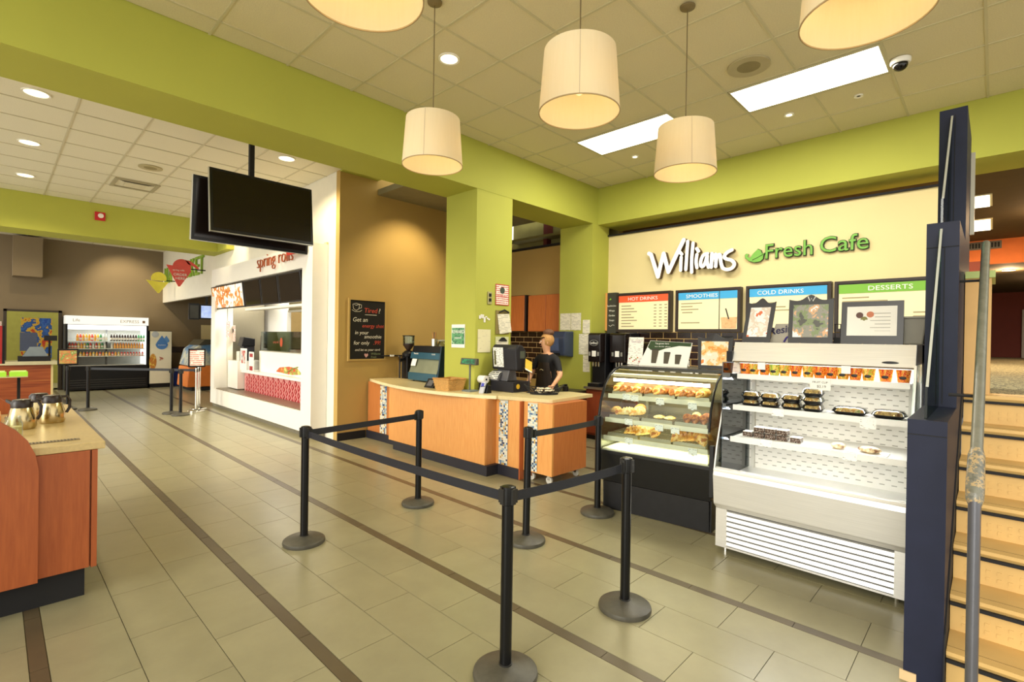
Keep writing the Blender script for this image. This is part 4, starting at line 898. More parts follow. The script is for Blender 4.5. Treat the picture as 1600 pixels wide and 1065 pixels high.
obj('panel', MB().box(8.03, 8.11, 5.062, 5.26, 1.9, 2.66), mat('menu_charcoal', '#3a3932', .6), t)
obj('wood_side', MB().box(8.03, 8.11, 5.26, 5.305, 1.95, 2.66), WOODO, t)
for k, s in enumerate(('Sandwiches', 'Wraps', 'Garden', 'Soups')): obj('menu_words', text_mb(s, .045, (8.028, 5.16, 2.40-.09*k), FX, .0008), PAPER, t, recalc=False)
obj('squiggle', MB().tube([(8.027,5.22,2.05),(8.027,5.18,2.03),(8.027,5.14,2.06),(8.027,5.1,2.05)], .004, 5), PAPER, t)
obj('leaf_logo', MB().prism([(8.028,5.22,2.52),(8.028,5.19,2.56),(8.028,5.17,2.53)], (.002,0,0)), HG, t)

# ================================================================= steel open display case
def P(*a): return a
y0, y1 = .40, 1.68
sc = thing('open_display_cooler', 'stainless steel open display cooler with louvred base and three shelves', 'display cooler', (4.7, 1.04, 0))
WS_ = brushed('pale_steel', '#eeece6', 'y', .38, .55)
obj('base_box', MB().box(4.30, 5.2, y0, y1, .05, .37), brushed('base_steel', '#c9c6bb', 'y', .4), sc)
obj('base_frame', MB().box(4.262, 4.30, y0, y0+.07, .05, .37), WS_, sc)
obj('base_frame', MB().box(4.262, 4.30, y1-.09, y1, .05, .37), WS_, sc)
obj('base_frame', MB().box(4.262, 4.30, y0+.07, y1-.09, .05, .065), WS_, sc)
obj('louver_backing', MB().box(4.296, 4.30, y0+.07, y1-.09, .065, .37), mat('dark_gap', '#4a4740', .6), sc)
for k in range(7):
    z = .072 + .042*k
    obj('louver', MB().prism([(4.292,y0+.07,z+.033),(4.268,y0+.07,z+.027),(4.260,y0+.07,z),(4.266,y0+.07,z),(4.274,y0+.07,z+.022),(4.292,y0+.07,z+.027)], (0,y1-y0-.16,0)), WS_, sc)
obj('front_panel', MB().prism([(4.262,y0,.37),(4.205,y0,.42),(4.18,y0,.66),(4.19,y0,.70),(4.26,y0,.71),(4.30,y0,.68),(4.32,y0,.37)], (0,y1-y0,0)), WS_, sc, bevel=.006)
obj('sill', MB().prism([(4.19,y0,.70),(4.20,y0,.715),(4.27,y0,.715),(4.30,y0,.68),(4.29,y0,.675)], (0,y1-y0,0)), WHITEG, sc)
obj('deck', MB().box(4.30, 4.99, y0+.02, y1-.02, .56, .60), brushed('deck_steel', '#f4f3ee', 'y', .35, .5), sc)
bk = obj('back_panel', MB().box(4.985, 5.2, y0, y1, .37, 1.77), mat('white_enamel', '#ece9df', .45, var=.02), sc)
s = MB()
for r in range(24):
    z = .64 + r*.04
    for c in range(15): s.box(4.981, 4.985, y0+.06+c*.08+(.04 if r % 2 else 0), y0+.095+c*.08+(.04 if r % 2 else 0), z, z+.007)
obj('vent_slots', s, mat('slot_grey', '#a8a498', .6), bk, kind='stuff', recalc=False)
obj('liner', MB().box(4.32, 5.0, y1-.02, y1-.012, .6, 1.6), glass('liner_glass', '#8f9aa2', .5), sc)
for zz, xf, th in ((1.45, 4.56, .045), (1.185, 4.47, .045), (.915, 4.42, .045)):
    sh = obj('shelf', MB().box(xf+.01, 4.985, y0+.03, y1-.05, zz+th-.02, zz+th-.008), mat('shelf_white', '#d9d6cc', .35, var=.02), sc)
    obj('shelf_lip', MB().box(xf, xf+.012, y0+.03, y1-.05, zz, zz+th), mat('lip_white', '#eceae2', .4, var=.02), sh)
for y in (y0+.045, y1-.075):
    obj('shelf_upright', MB().box(4.955,4.985,y,y+.03,.6,1.6), mat('upright_white', '#cfccc0', .5), sc)
hd = obj('hood', MB().prism([(4.57,y0,1.60),(4.63,y0,1.77),(5.2,y0,1.77),(5.2,y0,1.62),(4.62,y0,1.62)], (0,y1-y0,0)), brushed('hood_steel', '#f5f3ec', 'y', .3, .45), sc, bevel=.004)
obj('dark_trim', MB().box(4.568,4.585,y0,y1,1.592,1.605), mat('trim_bronze', '#6e5a3a', .4), hd)
obj('badge', MB().ell((4.583,.55,1.632),(.004,.055,.014),20,10), BLACK, hd)
obj('tube_light', MB().cyl((4.66,y0+.05,1.595),(4.66,y1-.05,1.595),.015,n=10), emis('cool_tube', '#f6fbff', 3), sc)
area('cooler_light', (4.70,1.04,1.585), .10, 1.2, 20, (.93,.98,1), sc)
for xx, zz in ((4.66,1.44),(4.60,1.175),(4.58,.905)):
    l_ = area('added_shelf_fill', (xx,1.04,zz), .05, 1.15, 3.6, (.95,.98,1), sc, rot=(0,.5,0))  # no strips known under the shelves; lamps added to brighten the interior
pane = [(4.20,0,.70),(4.25,0,.9),(4.40,0,1.3),(4.58,0,1.62),(4.98,0,1.62),(4.98,0,.62),(4.30,0,.62)]
obj('side_glass', MB().prism([(x,y1-.008,z) for x,_,z in pane], (0,.008,0)), GLASS, sc)
obj('glass_edge', MB().tube([(x,y1-.004,z) for x,_,z in pane[:4]], .006, 8), WHITEG, sc)
obj('side_glass', MB().prism([(x,y0,z) for x,_,z in pane], (0,.008,0)), GLASS, sc)
obj('side_post', MB().prism([(4.56,y0-.006,1.62),(4.585,y0-.006,1.62),(4.30,y0-.006,.70),(4.26,y0-.006,.70)], (0,.016,0)), STEEL, sc)
obj('glass_bracket', MB().box(4.56,4.62,y1-.005,y1+.045,1.60,1.69), BLACK, sc)
obj('foot', MB().cyl((4.33,y1-.06,0),(4.33,y1-.06,.05),.018,n=12), CHROME, sc); obj('foot', MB().cyl((4.33,y0+.06,0),(4.33,y0+.06,.05),.018,n=12), CHROME, sc)
obj('foot', MB().cyl((5.1,y1-.06,0),(5.1,y1-.06,.05),.018,n=12), CHROME, sc); obj('foot', MB().cyl((5.1,y0+.06,0),(5.1,y0+.06,.05),.018,n=12), CHROME, sc)
for y in (1.43, .82): obj('round_tag', MB().box(4.555,4.565,y-.03,y+.03,1.54,1.60), WHITEG, sc)

# fruit cups on the top shelf
FR = [blotch('fruit_red', ['#c8301c', '#e8642a', '#f2b040', '#d8402a', '#f7d070'], 45, .25), blotch('fruit_yellow', ['#f2c440', '#f7dc7a', '#e8862a', '#a8b840', '#f5cf50'], 45, .25), blotch('fruit_green', ['#6f9a34', '#b8c858', '#e8d060', '#9a5a2a'], 45, .25)]
BLK = mat('black_label', '#1b1714', .5)
def cup(x, y, z, f, lab):
    t = thing('fruit_cup', lab, 'fruit cup', (x, y, z), group='fruit cups on the top cooler shelf')
    obj('cup', MB().lathe([(.036,0),(.045,.086),(.046,.098),(.03,.10)], x, y, 14, z=z), FR[f], t, smooth=50)
    obj('lid', MB().lathe([(.048,.098),(.048,.103),(.036,.106),(.034,.110)], x, y, 14, z=z), glass('lid_plastic', '#f4f4ee', .6), t, smooth=40)
    obj('label', MB().ell((x-.040,y,z+.04),(.004,.022,.012),12,6), BLK, t)
fy = [1.585,1.51,1.425,1.345,1.265,1.18,1.09,1.01,.93,.85,.77,.685,.58,.475]; fk = [0,1,0,2,1,0,1,0,0,1,0,1,0,0]
kinds = ['red','yellow','green']
for i, (y, f) in enumerate(zip(fy, fk)):
    pos = 'far left end of the top cooler shelf' if i == 0 else 'far right end of the top cooler shelf' if i == 13 else 'number %s from the left on the top cooler shelf' % ['two','three','four','five','six','seven','eight','nine','ten','eleven','twelve','thirteen'][i-1]
    cup(4.625, y, 1.487, f, '%s fruit cup, %s' % (kinds[f], pos))
for i in range(12):
    inst_ = None
# clamshell boxes, second shelf
FOODS = [blotch('sandwich_fill', ['#e8c860', '#d89a48', '#f0e0a8', '#7f9a4a'], 24, .4), blotch('salad_fill', ['#c8923f', '#e8c878', '#8a5a2a'], 24, .4)]
def clam(x, y, z, w_, d_, h_, f, lab, grp):
    t = thing('takeaway_box', lab, 'food box', (x, y, z), group=grp)
    def rr(sx, sy, zz): return [(x+sx*math.copysign(abs(math.cos(a))**.5, math.cos(a)), y+sy*math.copysign(abs(math.sin(a))**.5, math.sin(a)), zz) for a in [2*PI*k/16+PI/16 for k in range(16)]]
    obj('tray', MB().loft([rr(d_*.40,w_*.40,z), rr(d_*.5,w_*.5,z+h_*.35), rr(d_*.54,w_*.54,z+h_*.38), rr(d_*.54,w_*.54,z+h_*.42)]), BLACK, t, smooth=40)
    obj('food', MB().loft([rr(d_*.42,w_*.42,z+h_*.42), rr(d_*.36,w_*.36,z+h_*.75), rr(d_*.2,w_*.25,z+h_*.82)]), FOODS[f], t, smooth=40)
    obj('clear_lid', MB().loft([rr(d_*.53,w_*.53,z+h_*.425), rr(d_*.47,w_*.47,z+h_*.8), rr(d_*.38,w_*.38,z+h_)]), glass('lid_plastic2', '#eef0ec', 1.4), t, smooth=40)
Z2 = 1.2225
for s_, (y, n_) in enumerate(((1.52,2),(1.365,2),(1.20,2),(1.045,3))):
    for k in range(n_):
        clam(4.60, y, Z2+.062*k, .14, .15, .06, (s_+k) % 2, '%s clear lidded food box in the %s stack from the left on the second shelf' % (['bottom','second','topmost'][k] if n_ == 3 else ['lower','upper'][k], ['first','second','third','fourth'][s_]), 'stacked food boxes on the second shelf')
clam(4.62, .80, Z2, .22, .15, .06, 0, 'wide flat clear food box, left one of two on the second shelf', 'wide food boxes on the second shelf')
clam(4.62, .555, Z2, .2, .15, .06, 1, 'wide flat clear food box, right one of two on the second shelf', 'wide food boxes on the second shelf')
# brownies, third shelf
Z3 = .9525
BRN = blotch('wrapped_brownie', ['#2a1a14', '#6a5648', '#3a261c', '#a89a8c', '#241610'], 50, .2); ICE = mat('white_icing', '#e9e4da', .3)
t = thing('pastry_board', 'thin white card board under the brownies on the third shelf', 'board', (4.56,1.32,Z3)); obj('board', MB().box(4.47,4.66,1.10,1.56,Z3,Z3+.008), WHITEG, t); obj('board_edge', MB().box(4.466,4.47,1.10,1.56,Z3,Z3+.012), STEEL, t)
k = 0
for i, (y, n_) in enumerate(((1.52,1),(1.43,2),(1.34,2),(1.25,2),(1.15,1))):
    for j in range(n_):
        t = thing('brownie', 'wrapped dark brownie %s the row, stack number %s from the left' % (['at the bottom of','on top in'][j], ['one','two','three','four','five'][i]), 'brownie', (4.55,y,Z3+.008+.045*j), group='wrapped brownies on the third shelf')
        z = Z3+.008+.046*j
        obj('cake', MB().box(4.51,4.59,y-.04,y+.04,z,z+.04), BRN, t, bevel=.006)
        if j == n_-1: obj('icing', MB().box(4.512,4.588,y-.038,y+.038,z+.04,z+.045), ICE, t)
for (y, w_, lab) in ((.86,.10,'small wrapped cream cake left on the third shelf'), (.66,.15,'wrapped chocolate topped cake right on the third shelf')):
    t = thing('wrapped_cake', lab, 'cake', (4.55,y,Z3))
    obj('board', MB().box(4.48,4.63,y-w_/2-.04,y+w_/2+.04,Z3,Z3+.006), WHITEG, t)
    obj('cake', MB().ell((4.55,y,Z3+.03),(.05,w_/2,.026),16,8), blotch('cream_cake', ['#efe6cf', '#e0c89a', '#7a5238'], 22, .3), t, smooth=60)
def tag_card(x, y, z, lab, w_=.09, h_=.055, lean=.01, parent=None):
    t = thing('price_card', lab, 'price card', (x, y, z), group='white price cards')
    obj('card', MB().prism([(x,y-w_/2,z),(x-.003,y-w_/2,z),(x+lean-.003,y-w_/2,z+h_),(x+lean,y-w_/2,z+h_)], (0,w_,0)), printed('card_print', '#f4f2ea', '#a8a498', 70, 40, .56), t)
    obj('holder_clip', MB().box(x-.001,x+.006,y-.015,y+.015,z-.004,z+.006), CHROME, t)
tag_card(4.462, 1.27, 1.17, 'white price card on the second cooler shelf under the food box stacks')
tag_card(4.462, .66, 1.15, 'white price card on the second cooler shelf under the wide boxes', .1, .07)
tag_card(4.412, 1.34, .915, 'white price card on the third cooler shelf before the brownies')
tag_card(4.412, .76, .905, 'white price card on the third cooler shelf between two wrapped cakes')
t = thing('price_card', 'larger white handwritten price card hanging under the fruit cups', 'price card', (4.55, .99, 1.40))
obj('card', MB().box(4.548,4.552,.92,1.06,1.40,1.49), PAPER, t); obj('writing', merge(text_mb('FRUIT CUP', .022, (4.5475,.99,1.455), FX, .0004), text_mb('$2.19', .028, (4.5475,.98,1.42), FX, .0004)), DG, t, recalc=False)

# on top of the steel case
ZT = 1.772
def easel_frame(nm, lab, x, y0_, y1_, z1, m_in, wavy, lean=.03, logo=False, border=.035, botb=.03, tilt=0, skew=0):
    t = thing(nm, lab, 'poster frame', (x, (y0_+y1_)/2, ZT))
    yl, yr = max(y0_,y1_), min(y0_,y1_); wd = yl-yr
    def X(z): return x + lean*(z-ZT)/(z1-ZT)
    def Yk(y, z): return y + skew*(z-ZT)
    top = []
    if wavy:
        for k in range(17):
            u = k/16; zz = z1-.07 + .055*math.exp(-((u-.5)/.17)**2) + .02*abs(2*u-1)**3
            top.append((yl-wd*u, zz))
    else: top = [(yl, z1), (yr, z1)]
    loop = [(yl, ZT)] + top + [(yr, ZT)]
    obj('frame', MB().prism([(X(z), Yk(y,z), z) for y, z in loop], (.012,0,0)), mat('frame_black', '#25221f', .35), t)
    zt = (z1-.10 if wavy else z1-border)
    obj('picture', MB().prism([(X(z)-.003, Yk(y,z), z) for y, z in ((yl-border,ZT+botb+.02),(yl-border,zt),(yr+border,zt),(yr+border,ZT+botb+.02))], (.003,0,0)), m_in, t)
    obj('support_leg', MB().prism([(X(ZT+.2)+.012,(yl+yr)/2-.01,ZT+.2),(x+.12,(yl+yr)/2-.01,ZT),(x+.125,(yl+yr)/2-.01,ZT),(X(ZT+.2)+.018,(yl+yr)/2-.01,ZT+.2)], (0,.02,0)), BLACK, t)
    return t, X
POST1 = blotch('latte_poster', ['#e6ded2', '#d8c8b4', '#f2ede6', '#d86a34', '#b8b0a0'], 9, .3)
POST2 = blotch('salad_poster', ['#4b4a40', '#7c8a5a', '#8f8c7e', '#d8a878', '#e8e8e4', '#f2f2f0'], 8, .3)
t, X = easel_frame('poster_frame', 'black wavy topped frame with a latte poster on the cooler, leftmost', 4.84, 1.695, 1.455, 2.19, POST1, True, skew=-.12)
t, X = easel_frame('poster_frame', 'black wavy topped frame with a W mark and salad poster on the cooler', 4.82, 1.30, .965, 2.20, POST2, True)
obj('w_mark', MB().tube([(4.848,1.155,2.17),(4.846,1.14,2.13),(4.848,1.13,2.155),(4.846,1.118,2.13),(4.85,1.09,2.185)], .004, 5), WHITEG, t)
obj('white_plate_picture', MB().prism([(4.825,1.262,1.825),(4.825,1.0,1.825),(4.8355,1.0,1.95),(4.829,1.10,1.89),(4.827,1.262,1.865)], (.004,0,0)), WHITEG, t)
t, X = easel_frame('poster_frame', 'wide black frame with a doughnut price sheet on the cooler, rightmost', 4.80, .905, .50, 2.11, PAPER, False, border=.04, botb=.045)
for k, (y, z, c) in enumerate(((.78,2.0,'#5a3424'),(.71,2.005,'#c8744a'),(.75,1.965,'#7f7a34'))): obj('doughnut_print', MB().cyl((4.814,y,z),(4.82,y,z),.024,n=18).cyl((4.813,y,z),(4.82,y,z),.009,n=10), mat('doughnut_%d' % k, c, .5), t)
for k in range(6): obj('print_line', MB().box(4.806+.002*k,4.82,.58,.68+.03*(k % 2),1.87+.028*k,1.876+.028*k), mat('print_grey', '#b9b5a8', .6), t)
t = thing('resinis_sign', 'grey and purple box reading Resinis between two black frames', 'box', (4.95, 1.36, ZT))
obj('carton', MB().prism([(4.93,1.48,ZT),(4.93,1.43,ZT+.17),(4.93,1.26,ZT+.17),(4.93,1.26,ZT)], (.08,0,0)), mat('carton_grey', '#a39c8c', .5), t)
obj('lettering', text_mb('Resinis', .09, (4.927,1.36,ZT+.09), FX @ Matrix.Rotation(.18,4,'Z'), .001, shear=.2, off=.002), mat('ink_purple', '#1c1440', .5), t, recalc=False)
obj('swoosh', MB().tube([(4.926,1.36,ZT+.005),(4.926,1.34,ZT+.045),(4.926,1.29,ZT+.075),(4.926,1.265,ZT+.08)], .008, 6), mat('ink_violet', '#3a2a78', .5), t)
obj('yellow_corner', MB().prism([(4.926,1.30,ZT),(4.926,1.27,ZT+.04),(4.926,1.262,ZT)], (.003,0,0)), mat('carton_gold', '#c8a434', .5), t)
t = thing('grey_bin', 'plain grey plastic tub on the cooler beside the wide frame', 'tub', (4.95, .455, ZT))
obj('tub', MB().loft([[(4.88,.39,ZT),(5.1,.39,ZT),(5.1,.54,ZT),(4.88,.54,ZT)], [(4.86,.365,ZT+.2),(5.12,.365,ZT+.2),(5.12,.555,ZT+.2),(4.86,.555,ZT+.2)]]), mat('tub_grey', '#8c887a', .5), t, bevel=.01)
obj('rim', MB().box(4.85,5.13,.36,.56,ZT+.2,ZT+.215), mat('tub_rim', '#9a9688', .5), t, bevel=.004)
t = thing('condiment_rack', 'small black wire rack behind the frames on the cooler', 'rack', (5.05, .93, ZT))
for k in range(4): obj('wire', MB().box(5.0,5.006,.86+.04*k,.866+.04*k,ZT,ZT+.16), BLACKM, t)
obj('wire_top', MB().box(5.0,5.006,.85,.99,ZT+.16,ZT+.166), BLACKM, t); obj('tray', MB().box(4.98,5.08,.85,.99,ZT,ZT+.05), BLACKM, t)

# ================================================================= curved bakery case (own local frame)
O = Vector((4.605, 1.86, 0)); RZ = math.atan2(.11, 1.12); L = 1.115
dc = thing('bakery_case', 'black based curved glass bakery case full of pastries', 'display case', O, RZ)
GB = mat('satin_black', '#111113', .35, var=.15, nscale=12)
prof = [(-.075,.635),(-.105,.80),(-.105,.95),(-.06,1.14),(.03,1.30),(.13,1.395),(.25,1.45),(.38,1.475)]
obj('base', MB().box(.02,.86,0,L,.0,.30), GB, dc, local=True)
obj('front_panel', MB().prism([(.02,0,.302),(-.02,0,.302),(-.075,0,.60),(-.075,0,.63),(.02,0,.63)], (0,L,0)), GB, dc, local=True)
obj('lower_panel', MB().prism([(.02,.015,.01),(.0,.015,.01),(-.018,.015,.296),(.02,.015,.296)], (0,L-.03,0)), mat('worn_black', '#100f11', .5, var=.4, nscale=14), dc, local=True)
obj('deck', MB().box(-.05,.80,.02,L-.02,.63,.645), mat('lit_deck', '#f2ecc8', .4, var=.02), dc, local=True)
obj('rear_wall', MB().box(.80,.82,.02,L-.02,.645,1.46), mat('rear_mirror', '#b4ad94', .25, .2), dc, local=True)
obj('top_panel', MB().box(.36,.86,0,L,1.47,1.49), mat('top_black', '#2b2a22', .2), dc, local=True)
gl = MB()
for a, b_ in zip(prof[:-1], prof[1:]): gl.add([(a[0],.01,a[1]),(a[0],L-.01,a[1]),(b_[0],L-.01,b_[1]),(b_[0],.01,b_[1])], [(0,1,2,3)])
obj('front_glass', gl, GLASS, dc, local=True, recalc=False, smooth=60)
for yy in (.002, L-.01):
    obj('side_glass', MB().prism([(x,yy,z) for x,z in prof] + [(.8,yy,1.47),(.8,yy,.64)], (0,.008,0)), GLASS, dc, local=True)
obj('end_frame', MB().tube([(x,L+.003,z) for x,z in prof], .014, 8), BLACK, dc, local=True, smooth=60)
obj('end_frame', MB().tube([(x,-.003,z) for x,z in prof[2:]], .010, 8), BLACK, dc, local=True, smooth=60)
obj('end_pilaster', MB().box(-.10,-.04,-.045,-.005,.36,.83), GB, dc, local=True, bevel=.006)
obj('top_light_bar', MB().box(.17,.24,.02,L-.02,1.385,1.42), emis('warm_tube', '#fff0c0', 1.6), dc, local=True)
area('bakery_light', (0,0,0), .12, 1.0, 8, (1,.86,.55), dc); bpy.data.objects[[o.name for o in dc.children if o.name.startswith('bakery_light')][0]].matrix_local = Matrix.Translation((.13, L/2, 1.37))
area('added_deck_fill', (0,0,0), .3, 1.0, 6, (1,.9,.62), dc); bpy.data.objects[[o.name for o in dc.children if o.name.startswith('added_deck_fill')][0]].matrix_local = Matrix.Translation((.15, L*.5, .725))  # second lamp is added under the lowest shelf to flood the deck
WIRE = mat('wire_chrome', '#b9b49a', .3, .8)
tiers = [(1.19, .06), (.945, 0.0), (.76, -.03)]
for zz in (1.155, .91): 
    l_ = area('tier_light', (0,0,0), .25, 1.0, 2.6, (1,.86,.55), dc); l_.matrix_local = Matrix.Translation((.22, L/2, zz))
for zz, xf in tiers:
    sh = obj('shelf', MB().box(xf+.01,.78,.03,L-.03,zz,zz+.008), glass('shelf_glass', '#f2f2e6', .2), dc, local=True)
    obj('shelf_rail', MB().box(xf-.004,xf+.01,.02,L-.02,zz-.03,zz+.015), mat('rail_cream', '#dcd7bd', .4), sh, local=True)
    for (a, b_) in ((.06,.36),(.39,.70),(.73,1.06)):
        wmb = MB(); zt = zz+.035
        for k in range(13):
            y = a + (b_-a)*k/12; wmb.box(xf+.03,.70,y-.0015,y+.0015,zt,zt+.003)
        for x in (xf+.03,.35,.70): wmb.box(x-.002,x+.002,a,b_,zt-.003,zt)
        wmb.box(xf+.028,xf+.033,a,b_,zt-.025,zt+.012)
        for x, y in ((xf+.03,a),(xf+.03,b_),(.70,a),(.70,b_)): wmb.box(x-.003,x+.003,y-.003,y+.003,zz+.008,zt)
        obj('wire_rack', wmb, WIRE, sh, local=True, kind='stuff', recalc=False)
for y in (.16, L-.18): obj('shelf_post', MB().box(.74,.77,y,y+.03,.645,1.46), mat('post_cream', '#d8d2b4', .4), dc, local=True)
# pastries
PM = [blotch('baked_brown', ['#6e3610', '#94501f', '#b8732f', '#7a3e14'], 14, .35), blotch('baked_gold', ['#b87424', '#d0943c', '#dfb768', '#a8611a'], 12, .35), blotch('baked_pale', ['#e0b866', '#f3e0a4', '#e8c878', '#d99a3c'], 10, .4), blotch('lemon_glaze', ['#efd668', '#f5e8a0', '#e6c040'], 12, .3)]
def croissant(name, lab, lx, ly, z, m, s=1, rot=0, grp=None, kind='pastry', loaf=False):
    p = MW[dc.name] @ Vector((lx, ly, z)); t = thing(name, lab, kind, p, RZ+rot, grp)
    b = MB(); loops = []; n = 15
    for i in range(n):
        u = -1 + 2*i/(n-1); r = (.034*(1-abs(u)**2.4)**.6 + .004) * (1 + .10*math.cos(i*PI)) * s
        cx = (.03*u*u) * s * (0 if loaf else 1); cy = .085*u*s
        loops.append([(cx + r*math.cos(a), cy + .0*math.sin(a), r*.95 + r*.85*math.sin(a)) for a in [2*PI*k/10 for k in range(10)]])
    b.loft(loops); obj('crust', b, PM[m], t, local=True, smooth=60)
    if m in (0, 1):
        for u in (-.4, 0, .4): obj('fold_line', MB().tube([( .03*u*u*s+.034*s*math.cos(a), .085*u*s+.01*math.cos(a), .032*s+.031*s*math.sin(a)) for a in [PI*.1+PI*.8*k/5 for k in range(6)]], .0035*s, 5), PM[0], t, local=True)
    else: obj('glaze', MB().ell((0,0,.052*s),(.022*s,.05*s,.010*s),10,6), PM[3] if m == 3 else WHITEG, t, local=True, smooth=60)
    return t
random.seed(11)
ords = ['first','second','third','fourth','fifth','sixth','seventh','eighth','ninth','tenth','eleventh','twelfth','thirteenth']
z1_ = tiers[0][0]+.04
ys = [1.0,.93,.86,.78,.71,.64,.57,.50,.42,.34,.27,.20,.12]
for i, y in enumerate(ys):
    croissant('croissant', 'brown twisted pastry, %s from left in the front row, top case shelf' % ords[i], .17+random.uniform(-.01,.01), y, z1_, 0 if i % 3 else 1, 1.25, PI/2+random.uniform(-.3,.3), 'twisted pastries on the top case shelf')
for i, y in enumerate([.97,.83,.70,.55,.44,.30,.17]):
    croissant('croissant', 'large twisted pastry, %s from left in the rear row, top case shelf' % ords[i], .38, y, z1_+.01, 1 if i % 2 else 0, 1.6, PI/2+random.uniform(-.4,.4), 'twisted pastries behind the front row')
z2_ = tiers[1][0]+.04
for i, (x, y, m, s_) in enumerate(((.14,.90,2,1.2),(.20,.80,2,1.3),(.34,.85,1,1.4),(.15,1.03,1,1.1))): croissant('danish', 'pale glazed danish on the left of the middle case shelf, number %s' % ords[i], x, y, z2_, m, s_, .8+.5*i, 'pale danishes on the middle case shelf')
for i, (x, y) in enumerate(((.16,.57),(.16,.46))):
    p = MW[dc.name] @ Vector((x, y, z2_)); t = thing('lemon_slice', 'flat yellow lemon pastry in the centre of the middle case shelf, %s one' % ['left','right'][i], 'pastry', p, RZ, 'flat lemon pastries'); obj('crust', MB().ell((0,0,.014),(.08,.055,.014),16,8), PM[2], t, local=True, smooth=60); obj('filling', MB().ell((0,0,.02),(.06,.04,.014),14,8), PM[3], t, local=True, smooth=60)
for i, (x, y, m) in enumerate(((.12,.27,0),(.13,.20,0),(.14,.12,0),(.3,.24,2),(.3,.14,0))): croissant('pretzel_roll', 'brown roll on the right of the middle case shelf, %s one' % ords[i], x, y, z2_, m, 1.1, PI/2+.3, 'brown rolls on the middle case shelf', loaf=True)
z3_ = tiers[2][0]+.04
for i, (x, y, m, s_) in enumerate(((.10,.80,1,1.3),(.16,.70,2,1.4),(.14,.60,1,1.3),(.32,.75,2,1.5))): croissant('turnover', 'large golden turnover on the left of the lowest case shelf, number %s' % ords[i], x, y, z3_, m, s_, .6+.7*i, 'golden turnovers on the lowest case shelf')
for i, (x, y, m, s_) in enumerate(((.08,.28,1,1.75),(.08,.13,1,1.7),(.26,.2,2,1.6))): croissant('puff_pastry', 'big puffed pastry on the right of the lowest case shelf, %s one' % ords[i], x, y, z3_, m, s_, .9+1.2*i, 'puffed pastries on the lowest case shelf', loaf=True)
for i, (y, zz) in enumerate(((.88,1.175),(.79,1.17),(.52,1.16),(.20,1.145),(.82,.93),(.50,.91),(.34,.90),(.80,.745),(.16,.73))):
    xf = .052 if i < 4 else -.012 if i < 7 else -.042
    p = MW[dc.name] @ Vector((xf, y, zz)); t = thing('price_card', ['white price card, far left of the top case shelf','white price card, second on the top case shelf','white price card, middle of the top case shelf','white price card, right of the top case shelf','white price card, left of the middle case shelf','white price card, centre of the middle case shelf','white price card, right of the middle case shelf','white price card, left of the lowest case shelf','white price card, right of the lowest case shelf'][i], 'price card', p, RZ, 'white price cards')
    obj('card', MB().prism([(0,-.042,-.02),(-.003,-.042,-.02),(-.013,-.042,.042),(-.010,-.042,.042)], (0,.084,0)), printed('card_print', '#f4f2ea', '#a8a498', 70, 40, .56), t, local=True)
    obj('clip', MB().box(-.004,.004,-.012,.012,-.03,-.02), CHROME, t, local=True)
# on top of the bakery case
ZB = 1.492
t = thing('price_stand', 'tall narrow white price sheet standing on the bakery case', 'sign', (5.2, 3.0, ZB))
obj('sheet', MB().prism([(5.16,2.90,ZB),(5.155,2.90,ZB),(5.19,2.90,1.81),(5.195,2.90,1.81)], (0,.19,0)), printed('price_stand', '#efeadf', '#b0a8a0', 60, 30, .55), t)
obj('heading', text_mb('Specials', .04, (5.184,2.995,1.745), FX, .001), mat('heading_mauve', '#8a7488', .6), t, recalc=False)
for k in range(7): obj('flower_print', MB().ell((5.158,2.94+.02*k,1.53+.015*(k*3 % 4)),(.003,.009,.009),8,6), mat('flower_%d' % (k % 3), ['#b04040','#c8783a','#8a9a4a'][k % 3], .5), t)
t = thing('cup_poster', 'wide leaning poster of three dark paper cups on the bakery case', 'poster', (5.15, 2.58, ZB))
obj('sheet', MB().prism([(5.08,2.90,ZB),(5.16,2.80,1.775),(5.16,2.31,1.755),(5.08,2.33,ZB)], (.006,0,0)), PAPER, t)
def on(z): return 5.08 + .08*(z-ZB)/(1.775-ZB) - .0015
obj('green_band', MB().prism([(on(1.70),2.82,1.70),(on(1.772),2.795,1.772),(on(1.753),2.315,1.753),(on(1.715),2.32,1.715),(on(1.72),2.45,1.72),(on(1.69),2.6,1.69),(on(1.655),2.70,1.655),(on(1.67),2.78,1.67)], (-.001,0,0)), mat('dark_green_print', '#26401a', .5), t)
obj('slogan', merge(text_mb('Tea grows here', .026, (on(1.73)-.002,2.65,1.735), FX, .0006), text_mb('you decide where', .026, (on(1.71)-.002,2.64,1.70), FX, .0006)), WHITEG, t, recalc=False)
for k, (y, w_, h_) in enumerate(((2.72,.042,.145),(2.575,.037,.115),(2.445,.035,.09))):
    z0 = 1.525
    obj('cup_print', MB().prism([(on(z0)-.001,y+w_*.7,z0),(on(z0+h_)-.001,y+w_,z0+h_),(on(z0+h_)-.001,y-w_,z0+h_),(on(z0)-.001,y-w_*.7,z0)], (-.002,0,0)), mat('cup_brown', '#4a4232', .5), t)
    obj('cup_lid_print', MB().prism([(on(z0+h_)-.001,y+w_+.004,z0+h_),(on(z0+h_+.01)-.001,y+w_-.004,z0+h_+.012),(on(z0+h_+.01)-.001,y-w_+.004,z0+h_+.012),(on(z0+h_)-.001,y-w_-.004,z0+h_)], (-.002,0,0)), mat('lid_dark', '#2a261e', .5), t)
t = thing('poster_frame', 'black wavy topped frame with a peach tea poster on the bakery case', 'poster frame', (5.2, 2.08, ZB))
top = [(2.27-.37*u, 1.80 + .055*math.exp(-((u-.5)/.17)**2) + .02*abs(2*u-1)**3) for u in [k/16 for k in range(17)]]
